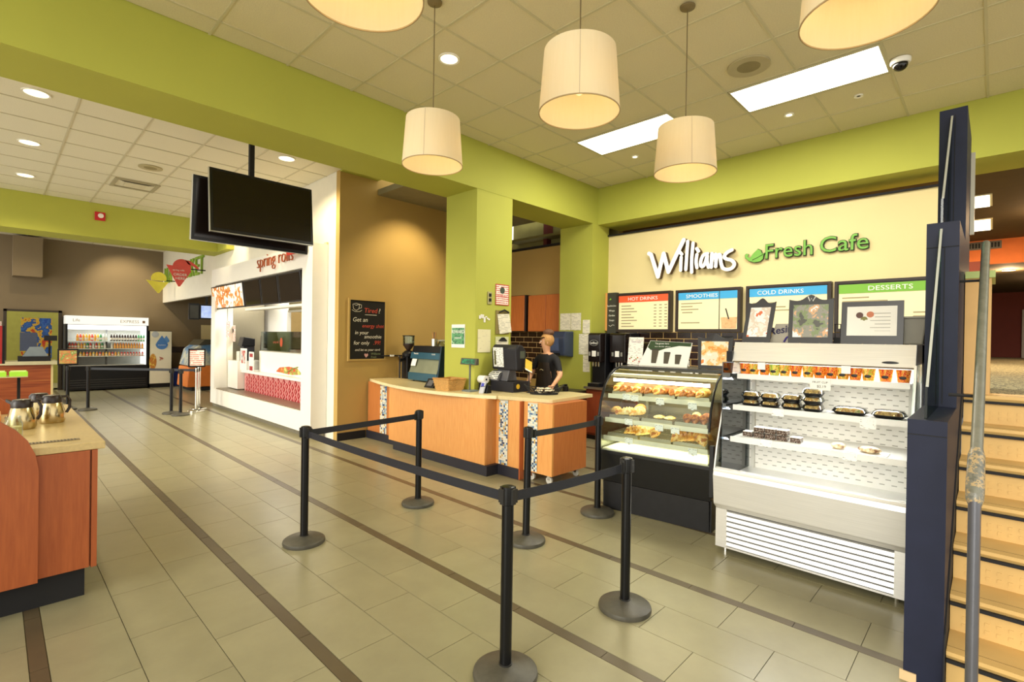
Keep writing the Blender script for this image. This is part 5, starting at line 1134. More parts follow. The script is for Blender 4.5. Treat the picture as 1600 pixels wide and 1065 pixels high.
obj('frame', MB().prism([(5.17,2.25,ZB)] + [(5.20,y,z) for y,z in top] + [(5.17,1.92,ZB)], (.012,0,0)), mat('frame_black', '#25221f', .35), t)
obj('picture', MB().prism([(5.165,2.215,1.525),(5.190,2.225,1.775),(5.190,1.945,1.775),(5.165,1.95,1.525)], (.003,0,0)), blotch('peach_poster', ['#e89a3c', '#f2c27a', '#f4e4c8', '#f7efe2', '#e8862a'], 7, .3), t)
t = thing('blue_pen_cup', 'small blue cap behind the left end of the bakery case', 'cap', (5.35, 3.04, ZB)); obj('cap', MB().cyl((5.35,3.02,ZB),(5.35,3.02,ZB+.06),.02,n=14), mat('cap_blue', '#2a3fa0', .4), t, smooth=40); obj('ring', MB().cyl((5.35,3.02,ZB),(5.35,3.02,ZB+.01),.024,n=14), BLACK, t)

# ================================================================= queue posts and belts
SB = mat('post_base_rubber', '#4c493f', .45, var=.25, nscale=14, bump=.15, bscale=200); SP = mat('post_black', '#08080a', .3, spec=.35, var=.05); SH = mat('post_cap', '#201f1d', .5)
def stanchion(lab, x, y, lean=(0,0), h=1.0, mats=(SB, SP), label_extra=None):
    t = thing('queue_post', lab, 'queue post', (x, y, 0))
    mt = Matrix.Translation((x,y,0)) @ Matrix.Rotation(lean[0],4,'X') @ Matrix.Rotation(lean[1],4,'Y') @ Matrix.Translation((-x,-y,0)) if any(lean) else Matrix.Identity(4)
    obj('base', MB().lathe([(.168,0),(.172,.012),(.168,.03),(.15,.042),(.06,.052),(.036,.062)], x, y, 40), mats[0], t, smooth=35)
    obj('collar', MB().lathe([(.036,.058),(.036,.068),(.031,.07)], x, y, 24), SH, t, smooth=35)
    obj('pole', MB().cyl((x,y,.06),(x,y,.90),.0315,n=28).xf(mt), mats[1], t, smooth=35)
    hd = obj('belt_head', MB().lathe([(.0315,0),(.036,.004),(.037,.085),(.036,.095),(.02,.1)], x, y, 28, z=h-.1).xf(mt), mats[1], t, smooth=35)
    s4 = []
    for k in range(4):
        a = k*PI/2
        obj('belt_slot', MB().box(x+.036*math.cos(a)-.012,x+.036*math.cos(a)+.012,y+.036*math.sin(a)-.012,y+.036*math.sin(a)+.012,h-.092,h-.012).xf(mt), SH, hd)
    return t
SPs = {'near': (1.885,1.83), 'left': (1.862,4.236), 'far': (3.149,4.39), 'lean': (3.25,2.93), 'right': (2.912,1.736), 'case': (4.30,2.90)}
stanchion('black queue post nearest the camera, both belts meeting at it', *SPs['near'])
stanchion('black queue post at the left end of the long near belt', *SPs['left'])
stanchion('black queue post in front of the curved counter', *SPs['far'])
stanchion('black queue post leaning slightly right, behind the nearest post', *SPs['lean'], lean=(-.015, .03))
stanchion('black queue post in front of the bakery case base', *SPs['right'])
stanchion('black queue post touching the left end of the bakery case', *SPs['case'])
BELT = mat('belt_webbing', '#181a22', .55, var=.15, nscale=40, bump=.3, bscale=300)
def belt(a, b_, lab, z0=.935, z1=.935, sag=.0, hw=.027):
    pa, pb = Vector((*a,0)), Vector((*b_,0)); d = (pb-pa).normalized(); pa += d*.05; pb -= d*.05; nn = Vector((-d.y,d.x,0))
    t = thing('queue_belt', lab, 'belt', pa + Vector((0,0,z0)), group=None)
    m_ = MB(); loops = []
    for k in range(13):
        u = k/12; p = pa.lerp(pb,u); z = z0+(z1-z0)*u - sag*4*u*(1-u)
        loops.append([p+nn*.0012+Vector((0,0,z-hw)), p+nn*.0012+Vector((0,0,z+hw)), p-nn*.0012+Vector((0,0,z+hw)), p-nn*.0012+Vector((0,0,z-hw))])
    m_.loft(loops); obj('webbing', m_, BELT, t)
    for k, (p, z) in enumerate(((pa, z0), (pb, z1))):
        q = p
        obj('end_clip', MB().prism([q-nn*.008-d*.012+Vector((0,0,z-.036)), q+nn*.008-d*.012+Vector((0,0,z-.036)), q+nn*.008+d*.012+Vector((0,0,z-.036)), q-nn*.008+d*.012+Vector((0,0,z-.036))], (0,0,.072)), SH, t)
belt(SPs['left'], SPs['near'], 'long black belt across the middle from the left post to the nearest post', sag=.012)
belt(SPs['left'], SPs['far'], 'black belt from the left post to the post before the counter')
belt(SPs['near'], SPs['right'], 'black belt from the nearest post to the post before the bakery case', sag=.008)
belt((3.28,2.915), SPs['case'], 'black belt from the leaning post to the bakery case post', sag=.006)
# far queue posts
stanchion('far black queue post carrying a sign frame, by the wooden cash counter', 1.19, 15.21)
stanchion('far black queue post standing right of the sign frame post', 1.51, 14.85)
stanchion('far black queue post, left one of the pair by the chrome post', 2.75, 13.1)
stanchion('far black queue post, right one of the pair by the chrome post', 2.84, 12.72)
CH2 = mat('polished_chrome', '#e6e3d8', .15, 1, var=0)
stanchion('shiny chrome queue post carrying a sign frame, left one', 3.22, 13.05, mats=(CH2, CH2)); stanchion('shiny chrome queue post beside the white counter frame, right one', 3.36, 13.42, mats=(CH2, CH2))
belt((1.51,14.85), (3.22,13.05), 'thin far black belt running in front of the drinks cooler', z0=.95, z1=.95)
def frame_sign(lab, x, y, z0, w_, h_, m_):
    t = thing('sign_frame', lab, 'sign', (x, y, z0))
    obj('frame', MB().box(x-w_/2,x+w_/2,y-.01,y+.01,z0,z0+h_), BLACK, t, bevel=.004); obj('sheet', MB().box(x-w_/2+.03,x+w_/2-.03,y-.012,y-.01,z0+.035,z0+h_-.035), m_, t)
    obj('stem', MB().cyl((x,y+.005,z0-.02),(x,y+.005,z0),.012,n=10), BLACK, t)
frame_sign('small framed colourful menu sign on the far left queue post', 1.19, 15.21, 1.02, .36, .37, blotch('fruit_menu', ['#e8e0b0', '#c8b060', '#d88a5a', '#8fa85a', '#e8e0b0'], 9))
frame_sign('small framed red and white notice on the chrome queue post', 3.22, 13.05, 1.02, .34, .42, printed('notice_pink', '#f2e6dc', '#c86a5a', 22, 12, .45))

# ================================================================= hanging televisions
def tv(lab, x0, x1, y, z0, z1, lean, m_=None):
    cx = (x0+x1)/2; t = thing('hanging_television', lab, 'television', (cx, y, z0))
    c = Vector((cx, y, (z0+z1)/2)); R = Matrix.Translation(c) @ Matrix.Rotation(lean,4,'X') @ Matrix.Translation(-c)
    obj('casing', MB().box(x0,x1,y,y+.05,z0,z1).xf(R), mat('tv_black', '#0f0e10', .3), t, bevel=.006)
    obj('screen', MB().box(x0+.035,x1-.035,y-.003,y,z0+.05,z1-.035).xf(R), mat('tv_screen', '#1c1411', .15, var=0), t)
    obj('silver_edge', MB().box(x0-.006,x0,y-.002,y+.052,z0,z1).xf(R), STEEL, t); obj('lower_edge', MB().box(x0,x1,y-.004,y+.002,z0,z0+.006).xf(R), STEEL, t)
    return t
tv('large black television facing the camera, hanging from the ceiling pole', 1.90, 3.23, 7.2, 3.08, 3.915, -.10)
tv('second black television hanging back to back behind the front one', 1.78, 3.32, 7.52, 3.0, 3.84, .10)
t = thing('ceiling_pole', 'black ceiling pole holding two televisions', 'pole', (2.45, 7.4, 3.4)); obj('pole', MB().box(2.42,2.48,7.36,7.42,3.4,CEIL), BLACKM, t); obj('bracket', MB().box(2.3,2.6,7.31,7.36,3.35,3.6).box(2.3,2.6,7.42,7.47,3.35,3.6), BLACKM, t); obj('ceiling_plate', MB().box(2.37,2.53,7.31,7.47,CEIL-.012,CEIL), BLACKM, t)

# ================================================================= white framed food counter ("spring rolls")
XF, YN, YF = 3.76, 8.36, 14.02
WG = mat('frame_white', '#f1eee6', .35, var=.01)
fr = thing('white_surround', 'large white box frame around the spring rolls food counter', 'counter frame', (3.85, 11.2, 0))
obj('top_fascia', MB().box(XF,4.035,YN,YF,2.96,3.36), WG, fr); obj('bottom_rail', MB().box(XF,4.035,YN,YF,.09,.44), WG, fr)
obj('end_post', MB().box(XF,4.035,YN,8.77,.44,2.96), WG, fr); obj('end_post', MB().box(XF,4.035,13.72,YF,.44,2.96), WG, fr)
obj('plinth', MB().box(XF+.05,4.03,YN+.05,YF,0,.09), mat('steel_plinth', '#8f8a7a', .4, .5), fr)
obj('inner_sill', MB().box(3.80,4.16,8.77,13.72,.44,.455), mat('dark_sill', '#7d705c', .3, .3), fr)
obj('top_box', MB().box(4.0,4.035,YN,8.45,3.36,3.4), CREAM, fr)
SR = mat('spring_brown', '#a5552f', .5)
sw = thing('spring_rolls_sign', 'brown raised spring rolls lettering on the white fascia', 'sign', (3.74, 9.9, 3.1))
full = text_mb('spring rolls', .38, (0,0,0), Matrix.Identity(4), 0, 'LEFT'); W0 = max(v[0] for v in full.v)
for i, ch in enumerate('spring rolls'):
    if ch == ' ': continue
    r_ = max(v[0] for v in text_mb('spring rolls'[:i+1], .38, (0,0,0), Matrix.Identity(4), 0, 'LEFT').v); g = text_mb(ch, .38, (0,0,0), Matrix.Identity(4), .012, 'LEFT', off=-.008); gr = max(v[0] for v in g.v)
    g.xf(Matrix.Translation((3.72, 10.85, 3.12)) @ FX @ Matrix.Diagonal((1.78/W0,1,1,1)) @ Matrix.Translation((r_-gr,0,0))); obj('letter', g, SR, sw, recalc=False)
lg = thing('go_logo', 'red rounded square logo reading go beside the spring rolls sign', 'sign', (3.7, 8.85, 3.2))
obj('white_box', MB().box(3.62,3.76,8.50,9.0,3.2,3.62), WG, lg, bevel=.05)
rb_ = obj('red_face', MB().box(3.595,3.62,8.62,9.06,3.18,3.64), mat('logo_red', '#c22a20', .4), lg, bevel=.03)
obj('letters', text_mb('go', .34, (3.59,8.84,3.34), FX, .004), WHITEG, lg, recalc=False)
# angled screens in the opening
def menu_screen(lab, ya, yb, m_, k):
    t = thing('menu_screen', lab, 'screen', (3.85, (ya+yb)/2, 2.34))
    pr_ = [(3.66,2.98),(3.95,2.36),(4.0,2.38),(3.71,3.0)]
    obj('casing', MB().prism([(x, yb, z) for x, z in ((3.74,2.93),(3.80,2.38),(3.86,2.385),(3.80,2.94))], (0,ya-yb,0)), mat('screen_black', '#1a1614', .3), t, bevel=.005)
    obj('display', MB().prism([(x, yb+.05, z) for x, z in ((3.738,2.90),(3.792,2.41),(3.796,2.41),(3.742,2.90))], (0,ya-yb-.1,0)), m_, t)
FOODP = blotch('food_menu_screen', ['#e9e4d8', '#e9e4d8', '#c98a4a', '#b8652c', '#efeae0'], 5, .3, .5)
menu_screen('bright menu screen with food pictures at the left of the frame opening', 14.0, 11.75, FOODP, 0)
DS = mat('dark_screen', '#17110e', .12, var=.1)
for k, (a, b_) in enumerate(((11.7,10.75),(10.72,9.85),(9.82,8.82))): menu_screen('dark menu screen in the frame opening, %s of three' % ['left','middle','right'][k], a, b_, DS, k)
obj('screen_rail', MB().box(3.9,3.96,8.78,13.7,2.9,2.955), mat('bronze_rail', '#6a5c40', .4), fr)
obj('underside_rail', MB().box(3.82,4.0,8.78,11.8,2.30,2.345), WG, fr)
# inner counter
RT = mat('red_tile', '#a31a26', .35, var=.1, nscale=10); WT = mat('white_diamond', '#e8c8c0', .5)
ic = thing('food_counter', 'white food counter faced with red diamond patterned tile', 'counter', (4.5, 11, 0))
obj('red_tile_front', MB().box(4.20,4.24,8.8,12.95,0,.88), mat('pink_joint', '#cf8a86', .5), ic)
rt = MB(); nrt = 0; s_ = .145
tiles = []
for i in range(28):
    for j in range(4):
        y = 8.87 + i*s_; z = .36 + j*s_ + (s_/2 if i % 2 else 0)
        if z > .84: continue
        tiles.append((y, z))
dm = bpy.data.meshes.new('red_tile'); q = MB().prism([(0,-s_*.48,0),(0,0,s_*.48),(0,s_*.48,0),(0,0,-s_*.48)], (-.008,0,0)); dm.from_pydata([tuple(v) for v in q.v], [], q.f); dm.materials.append(RT)
face = MW[ic.name]
for y, z in tiles:
    inst('red_tile', dm, (4.20, y, z), ic)
    rt.box(4.19,4.193,y-.004,y+.004,z-.03,z+.03).box(4.19,4.193,y-.03,y+.03,z-.003,z+.003)
obj('tile_crosses', rt, WT, ic, kind='stuff', recalc=False)
rt2 = MB()
for y, z in tiles:
    for dy, dz in ((s_, 0),):
        if z+s_/2 < .86: rt2.prism([(4.20,y+s_-s_*.44 if False else y-s_*.44+s_*0,z+s_/2),(4.20,y,z+s_/2+.0+s_*.0+.001),(4.20,y+s_*.1,z+s_/2)], (-.004,0,0))
obj('worktop', MB().box(4.12,4.9,8.78,12.95,.88,.93), WG, ic); obj('white_upstand', MB().box(4.30,4.36,8.78,12.3,.93,1.40), WG, ic)
obj('pos_cabinet', MB().box(4.05,4.6,12.98,13.68,.475,1.14), WG, ic)
t = thing('food_decal', 'printed picture of spring rolls and vegetables on the white counter upstand', 'decal', (4.29, 10.6, .95))
obj('decal', MB().prism([(4.296,11.3,.98),(4.296,11.1,1.08),(4.296,10.6,1.12),(4.296,10.2,1.10),(4.296,9.95,.99),(4.296,10.5,.95)], (.004,0,0)), blotch('veg_print', ['#d8a04a', '#c84a2a', '#8fa04a', '#e8c878'], 7, .5), t); obj('sprig', MB().tube([(4.29,10.7,1.0),(4.288,10.4,1.09),(4.288,10.15,1.13)], .012, 6), mat('sprig_green', '#8a8f4a', .6), t)
t = thing('sneeze_guard', 'clear glass guard with a small red mark on the food counter', 'glass guard', (4.4, 10.4, 1.40))
obj('glass', MB().box(4.33,4.345,8.8,12.3,1.405,1.85), glass('guard_glass', '#c2ccc4', .3), t); obj('red_mark', MB().ell((4.325,11.1,1.62),(.004,.07,.1),14,8), mat('mark_orange', '#b8481c', .5), t)
obj('words', text_mb('spring rolls', .07, (4.326,11.4,1.6), FX, .001), SR, t, recalc=False); obj('base_channel', MB().box(4.32,4.36,8.8,12.3,1.40,1.42), mat('channel_grey', '#8f8a78', .4), t)
obj('inner_partition', MB().box(5.0,5.1,12.5,13.95,.0,3.0), WG, kind='structure')
sh_ = thing('extractor_hood', 'steel extractor hood inside the food counter', 'extractor hood', (5.9, 11, 2.3)); obj('canopy', MB().prism([(5.0,8.3,2.35),(5.0,8.3,2.62),(6.6,8.3,2.9),(6.6,8.3,2.35)], (0,4.1,0)), brushed('hood_bronze', '#8f845c', 'y', .4), sh_); obj('lip', MB().box(4.98,5.0,8.3,12.4,2.33,2.38), STEEL, sh_); obj('duct', MB().box(5.6,6.2,10,10.6,2.8,4.0), STEEL, sh_)
obj('splashback', MB().box(6.6,6.65,9.6,13.9,0,2.9), brushed('kitchen_steel', '#a8a49a', 'z', .35), label='steel splashback panel at the rear of the food kitchen', cat='panel')
sc_ = thing('steel_column', 'brushed steel column at the left of the frame opening', 'column', (4.1, 13.9, .46)); obj('column', MB().box(4.165,4.9,13.7,13.98,.0,2.83), brushed('column_steel', '#b7b09c', 'z', .35), sc_)
t = thing('wall_notice', 'red bordered notice with black emblem on the steel column', 'notice', (4.15,13.8,1.75))
obj('border', MB().box(4.14,4.163,13.52,13.96,1.62,2.10) if 0 else MB().box(3.95,4.03,13.49,13.50,1.7,2.1), mat('notice_red', '#b83a34', .5), t); obj('sheet', MB().box(3.96,4.02,13.485,13.49,1.73,2.07), P2, t)
t = thing('notice_sheet', 'red bordered notice with dark emblem hanging on the steel panel', 'notice', (4.16,13.75,1.65))
obj('border', MB().box(4.158,4.164,13.53,13.9,1.60,2.0), mat('notice_red', '#b83a34', .5), t); obj('sheet', MB().box(4.154,4.158,13.56,13.87,1.63,1.97), P2, t); obj('emblem', MB().ell((4.152,13.71,1.87),(.003,.09,.06),14,8), BLACK, t)
t = thing('payment_terminal', 'black cash terminal on the white cabinet inside the frame', 'cash register', (4.3,13.2,1.14))
obj('body', MB().box(4.2,4.45,13.05,13.3,1.14,1.5), DG, t, bevel=.01); obj('head', MB().prism([(4.15,13.02,1.5),(4.2,13.02,1.72),(4.45,13.02,1.68),(4.45,13.02,1.5)], (0,.3,0)), BLACK, t, bevel=.01); obj('printer', MB().box(4.2,4.4,13.32,13.55,1.14,1.36), mat('printer_white', '#d8d4c8', .4), t)
t = thing('menu_holder', 'white framed price sheet standing beside the terminal', 'sign', (4.2,12.75,1.14)); obj('sheet', MB().box(4.10,4.115,12.55,12.95,.935,1.45), WG, t); obj('picture', MB().box(4.095,4.10,12.62,12.88,1.1,1.4), blotch('menu_blue', ['#7a8fa8', '#d8d4cc', '#b84a44'], 8), t)
t = thing('red_white_sign', 'small white sign with red corner marks on the counter end', 'sign', (4.2,12.35,.93)); obj('sheet', MB().box(4.14,4.15,12.2,12.5,.935,1.38), WG, t); obj('red_mark', MB().box(4.137,4.14,12.25,12.45,1.26,1.34), RT, t); obj('red_mark', MB().box(4.137,4.14,12.25,12.45,.95,1.05), RT, t)
t = thing('espresso_cone', 'black triangular machine behind the glass guard', 'machine', (4.6,12.6,.93)); obj('body', MB().prism([(4.5,12.05,.93),(4.5,12.9,.93),(4.5,12.8,1.75),(4.5,12.6,1.85)], (.3,0,0)), BLACK, t, bevel=.01); obj('knob', MB().ell((4.48,12.35,1.15),(.03,.05,.05),12,8), CHROME, t)

t = thing('kitchen_fill_light', 'added square ceiling light brightening the food kitchen', 'ceiling light', (5.7,11.6,3.97)); obj('frame', MB().box(5.2,5.9,10.8,12.2,3.97,4.0), WG, t); obj('diffuser', MB().box(5.25,5.85,10.85,12.15,3.955,3.97), emis('kitchen_fill_panel', '#fff6dc', 3), t); area('kitchen_fill_lamp', (5.55,11.5,3.93), .6, 1.3, 140, NEUT, t); area('kitchen_fill_lamp', (4.6,11.2,2.85), .3, 3.5, 40, NEUT, t)  # no fitting known here; panel and lamps added to brighten the kitchen
# market sign on the bulkhead: yellow and red fruit shapes with order here
mk = thing('market_sign', 'red and yellow fruit shaped order here sign with green letters', 'sign', (3.9, 18, 3.2))
def fruit(cx, cz, r, y, vl, vr, tip):
    b = MB().prism([(cx+r*math.cos(a), y, cz+r*math.sin(a)) for a in [-.35+(PI+.7)*k/16 for k in range(17)]], (0,.03,0)); b.prism([(vl[0],y-.001,vl[1]),(cx,y-.001,vl[1]-.03),(vr[0],y-.001,vr[1]),(tip[0]+.02,y-.001,tip[1]),(tip[0]-.02,y-.001,tip[1])], (0,.031,0)); return b
obj('yellow_shape', fruit(3.60, 3.50, .20, 18.9, (3.27,3.43), (3.86,3.40), (3.59,3.04)), mat('sign_yellow', '#e3d84a', .5), mk)
rs = obj('red_shape', fruit(3.48, 3.55, .21, 15.6, (3.13,3.58), (3.70,3.46), (3.42,3.03)), mat('sign_coral', '#e2564e', .5), mk)
obj('stem', MB().prism([(3.55,15.6,3.75),(3.68,15.6,3.72),(3.80,15.6,3.64),(3.88,15.6,3.55),(3.84,15.6,3.53),(3.74,15.6,3.60),(3.62,15.6,3.64)], (0,.03,0)), mat('sign_coral', '#e2564e'), rs)
obj('order_words', merge(text_mb('ORDER', .095, (3.44,15.59,3.31), FY, .003), text_mb('HERE', .095, (3.44,15.59,3.21), FY, .003), text_mb('spring rolls', .06, (3.40,15.59,3.44), FY, .003)), WHITEG, rs, recalc=False)
obj('arm', MB().cyl((3.6,15.65,3.52),(4.04,15.65,3.52),.015,n=8), BLACK, mk); obj('arm', MB().cyl((3.7,18.95,3.45),(4.04,18.95,3.45),.015,n=8), BLACK, mk)
for i, ch in enumerate('MARKET'): obj('letter', text_mb(ch, .75, (4.01, [20.0,19.45,17.3,16.85,16.35,15.9][i], 3.45), FX, .02, width=.36), mat('sign_leaf_green', '#8fb43a', .5), mk, recalc=False)

# things beyond the frame
def small_screen(lab, x0, x1, y, z0, z1):
    t = thing('ceiling_screen', lab, 'screen', ((x0+x1)/2, y, z0)); obj('casing', MB().box(x0,x1,y,y+.06,z0,z1), BLACK, t)
    obj('display', MB().box(x0+.04,x1-.04,y-.005,y,z0+.04,z1-.04), blotch('blue_menu', ['#6a86c4', '#a8b8dc', '#8a9fd0'], 3, .3, .8), t); obj('hanger', MB().box((x0+x1)/2-.03,(x0+x1)/2+.03,y,y+.06,z1,3.99 if x0 > 4.2 else 2.83), BLACK, t)
small_screen('far blue hanging screen left of the white frame', 4.25, 4.62, 17.0, 2.22, 2.66); small_screen('far blue hanging screen seen through the frame opening', 5.0, 5.5, 17.1, 2.25, 2.5)
t = thing('dark_hanging_panel', 'dark hanging screen seen edge on beside the far blue screen', 'screen', (4.1,17.2,2.2)); obj('casing', MB().box(3.98,4.24,17.0,17.1,2.2,2.68), BLACK, t); obj('glass', MB().box(4.0,4.22,16.99,17.0,2.24,2.62), mat('dark_glare', '#4a4a44', .2), t)
t = thing('orange_cooler', 'orange and blue curved ice cream cooler beyond the chrome posts', 'cooler', (4.6,18.3,0))
obj('body', MB().prism([(4.15,17.9,.12),(4.2,17.9,.75),(4.55,17.9,.78),(5.6,17.9,.78),(5.6,17.9,.12)], (0,1.2,0)), mat('cooler_orange', '#d97a34', .4), t, bevel=.03)
obj('glass_hood', MB().prism([(4.2,17.92,.78),(4.32,17.92,1.3),(4.6,17.92,1.52),(5.5,17.92,1.52),(5.5,17.92,.78)], (0,1.15,0)), blotch('cooler_blue', ['#7f9fb8', '#c9c4a8', '#4f78a0'], 2.5, .3), t, bevel=.03)
obj('top_cover', MB().prism([(4.45,17.88,1.42),(4.62,17.88,1.60),(5.5,17.88,1.60),(5.5,17.88,1.50)], (0,1.25,0)), mat('dark_lid', '#3f3b2c', .4), t, bevel=.01); obj('kick', MB().box(4.3,5.5,17.95,19.0,0,.12), BLACKM, t)
t = thing('recycling_bin', 'small blue recycling bin at the far wall', 'bin', (4.42,20.2,0)); obj('bin', MB().loft([[(4.28,20.05,0),(4.56,20.05,0),(4.56,20.4,0),(4.28,20.4,0)],[(4.22,20.0,.6),(4.62,20.0,.6),(4.62,20.45,.6),(4.22,20.45,.6)]]), mat('bin_blue', '#1f3fa0', .4), t); obj('logo', text_mb('R', .2, (4.42,20.01,.25), FY, .002), WHITEG, t, recalc=False)
obj('wall_stripe', MB().box(4.15,7.5,20.55,20.6,1.12,1.32), mat('stripe_dark', '#2e1a12', .5), kind='structure')
t = thing('wall_paper', 'cream paper notice on the tan wall beyond the frame', 'notice', (5.0,20.5,1.6)); obj('sheet', MB().box(5.2,6.1,20.58,20.598,1.5,2.1), CREAM, t); obj('pins', MB().box(5.6,5.66,20.57,20.58,2.03,2.07), BLACK, t)

# ================================================================= far drinks cooler and water machine
dcx0, dcx1, dy = 1.48, 3.49, 19.75
dk = thing('drinks_cooler', 'wide lit open drinks cooler with black base against the far wall', 'drinks cooler', (2.48, 20.1, 0))
obj('base', MB().box(dcx0,dcx1,dy,20.55,.04,.76), BLACK, dk)
for k in range(4): obj('base_slat', MB().box(dcx0+.05,dcx1-.05,dy-.012,dy,.10+.07*k,.13+.07*k), mat('slat_dark', '#2a2826', .4), dk)
obj('side_panel', MB().box(dcx0,dcx0+.05,dy-.02,20.55,.76,2.26), BLACK, dk); obj('side_panel', MB().box(dcx1-.05,dcx1,dy-.02,20.55,.76,2.26), BLACK, dk)
obj('lit_side', MB().box(dcx1-.08,dcx1-.05,dy,20.5,.76,2.0), emis('white_side', '#f8fbf6', 1.3), dk)
obj('back', MB().box(dcx0+.05,dcx1-.05,20.5,20.55,.76,2.0), mat('cooler_back', '#b9b8b0', .5), dk)
obj('header', MB().box(dcx0,dcx1,dy-.03,20.3,2.02,2.27), emis('cooler_header', '#fff8e6', .9), dk)
obj('header_words', merge(text_mb('EXPRESS', .13, (3.0,dy-.035,2.09), FY, .002), text_mb('Life', .12, (1.72,dy-.035,2.10), FY, .002)), mat('faded_grey', '#b9ae94', .6), dk, recalc=False)
obj('header_square', MB().box(3.33,3.40,dy-.034,dy-.03,2.09,2.17), mat('brown_print', '#8a6a4a', .6), dk)
obj('light_box', MB().box(dcx0+.06,dcx1-.09,dy+.1,dy+.2,1.86,2.0), emis('white_light_box', '#ffffff', 1.6), dk)
area('drinks_light', (2.48,dy+.12,1.84), 1.8, .2, 14, (.95,1,1), dk)
obj('centre_post', MB().box(2.45,2.49,dy+.3,dy+.36,.76,2.0), mat('post_grey', '#5a5a56', .5), dk)
obj('lower_shelf', MB().box(dcx0+.05,dcx1-.05,dy,20.5,.755,.775), mat('lower_shelf', '#c9c8c0', .4), dk)
SHZ = [1.52, 1.29, 1.06]
for z in SHZ: obj('shelf', MB().box(dcx0+.05,dcx1-.05,dy+.02,20.4,z-.025,z), mat('cooler_shelf', '#cfd6cc', .4), dk)
def bottle_kind(nm, h, r, body, cap, x, y, z, lab, grp, cat='bottle'):
    t = thing(nm, lab, cat, (x,y,z), group=grp); obj('body', MB().lathe([(r,0),(r,h*.6),(r*.45,h*.82),(r*.4,h*.93)], x, y, 10, z=z), body, t, smooth=40); obj('cap', MB().cyl((x,y,z+h*.93),(x,y,z+h),r*.45,n=8), cap, t); obj('label', MB().lathe([(r*1.03,h*.15),(r*1.03,h*.45)], x, y, 10, z=z), mat('lbl_'+nm, '#d8d0c0' if nm != 'juice_bottle' else '#e0b050', .5), t); return t
cw = mat('cap_white', '#e8e6de', .4)
cols = {'cola_bottle': ('#2a120c', 'dark cola bottle'), 'juice_bottle': ('#e08a24', 'orange juice bottle'), 'green_bottle': ('#2f8a4a', 'green soda bottle'), 'red_bottle': ('#c83a2a', 'red drink bottle'), 'yellow_bottle': ('#d8b83a', 'yellow drink bottle'), 'clear_bottle': ('#c8ccc0', 'clear water bottle')}
protos = {}; cnt = {}
NUM = 'zero one two three four five six seven eight nine ten eleven twelve thirteen fourteen fifteen sixteen seventeen eighteen nineteen twenty twenty-one twenty-two twenty-three twenty-four twenty-five twenty-six twenty-seven'.split()
def drink(nm, x, z, shelf, h=.2):
    c, l = cols[nm]; key = (nm, shelf); grp = '%ss on the %s shelf of the far cooler' % (l, shelf)
    cnt[shelf] = cnt.get(shelf, 0) + 1
    lab = '%s, number %s from the left on the %s shelf of the far cooler' % (l, NUM[cnt[shelf]], shelf)
    if key not in protos: protos[key] = bottle_kind(nm, h, .03, mat('m_'+nm, c, .25, var=.1), cw, x, dy+.08, z, lab, grp)
    else: dup(protos[key], (x, dy+.08, z), 0, lab)
for i in range(11): drink(['juice_bottle','red_bottle','juice_bottle','yellow_bottle','juice_bottle','red_bottle','juice_bottle','yellow_bottle','green_bottle','clear_bottle','clear_bottle'][i], 1.76+.068*i, SHZ[0], 'top', .22)
for i in range(13): drink('cola_bottle' if i < 10 else 'green_bottle', 2.56+.069*i, SHZ[0], 'top', .22)
for i in range(13): drink(['red_bottle','red_bottle','red_bottle','yellow_bottle','juice_bottle','yellow_bottle','green_bottle','red_bottle','clear_bottle','red_bottle','yellow_bottle','green_bottle','clear_bottle'][i], 1.58+.069*i, SHZ[1], 'middle', .19)
for i in range(12): drink('clear_bottle' if i == 0 else 'juice_bottle', 2.58+.07*i, SHZ[1], 'middle', .19)
for i in range(22): drink(['juice_bottle','yellow_bottle','juice_bottle','red_bottle'][i % 4] if i < 14 else 'red_bottle', 1.76+.076*i, SHZ[2], 'bottom', .13)
t = thing('water_machine', 'tall white water machine with blue droplets printed on its door', 'vending machine', (3.83, 20.1, 0))
obj('body', MB().box(3.53,4.14,dy+.02,20.5,.12,1.86), mat('machine_side', '#3f3a30', .5), t); obj('door', MB().box(3.54,4.13,dy-.01,dy+.02,.14,1.84), mat('machine_door', '#e9e4cc', .3, var=.02), t); obj('plinth', MB().box(3.56,4.1,dy+.05,20.45,0,.12), BLACKM, t)
DB = mat('droplet_blue', '#4a7fc4', .4)
def drop(cx, cz, r, y, m_): return MB().prism([(cx+r*math.cos(a), y, cz+r*math.sin(a)) for a in [PI*1.0+PI*k/12 for k in range(13)]] + [(cx+r*.6,y,cz+r*.75),(cx,y,cz+r*1.7),(cx-r*.6,y,cz+r*.75)], (0,.002,0))
obj('small_droplet', drop(3.98,1.55,.09,dy-.013,DB), mat('droplet_blue2', '#5f92cf', .4), t); obj('big_droplet', drop(3.86,1.42,.17,dy-.0155,DB), DB, t); obj('droplet_words', text_mb('bioplastics', .05, (3.86,dy-.017,1.38), FY, .0006), WHITEG, t, recalc=False)
obj('grey_droplet', MB().cyl((3.68,dy-.0125,1.74),(3.68,dy-.0115,1.74),.1,n=20), mat('droplet_grey', '#b9c0c8', .4), t)
obj('fruit_print', MB().ell((3.62,dy-.012,.85),(.1,.003,.26),16,10), blotch('fruit_door', ['#d8a03a', '#b8641f', '#e8d05a'], 7), t); obj('red_scribble', MB().tube([(3.85+.06*math.cos(a*1.7),dy-.013,.95+.06*math.sin(a*2.3)) for a in range(10)], .006, 5), mat('scribble', '#c86a5a', .6), t)

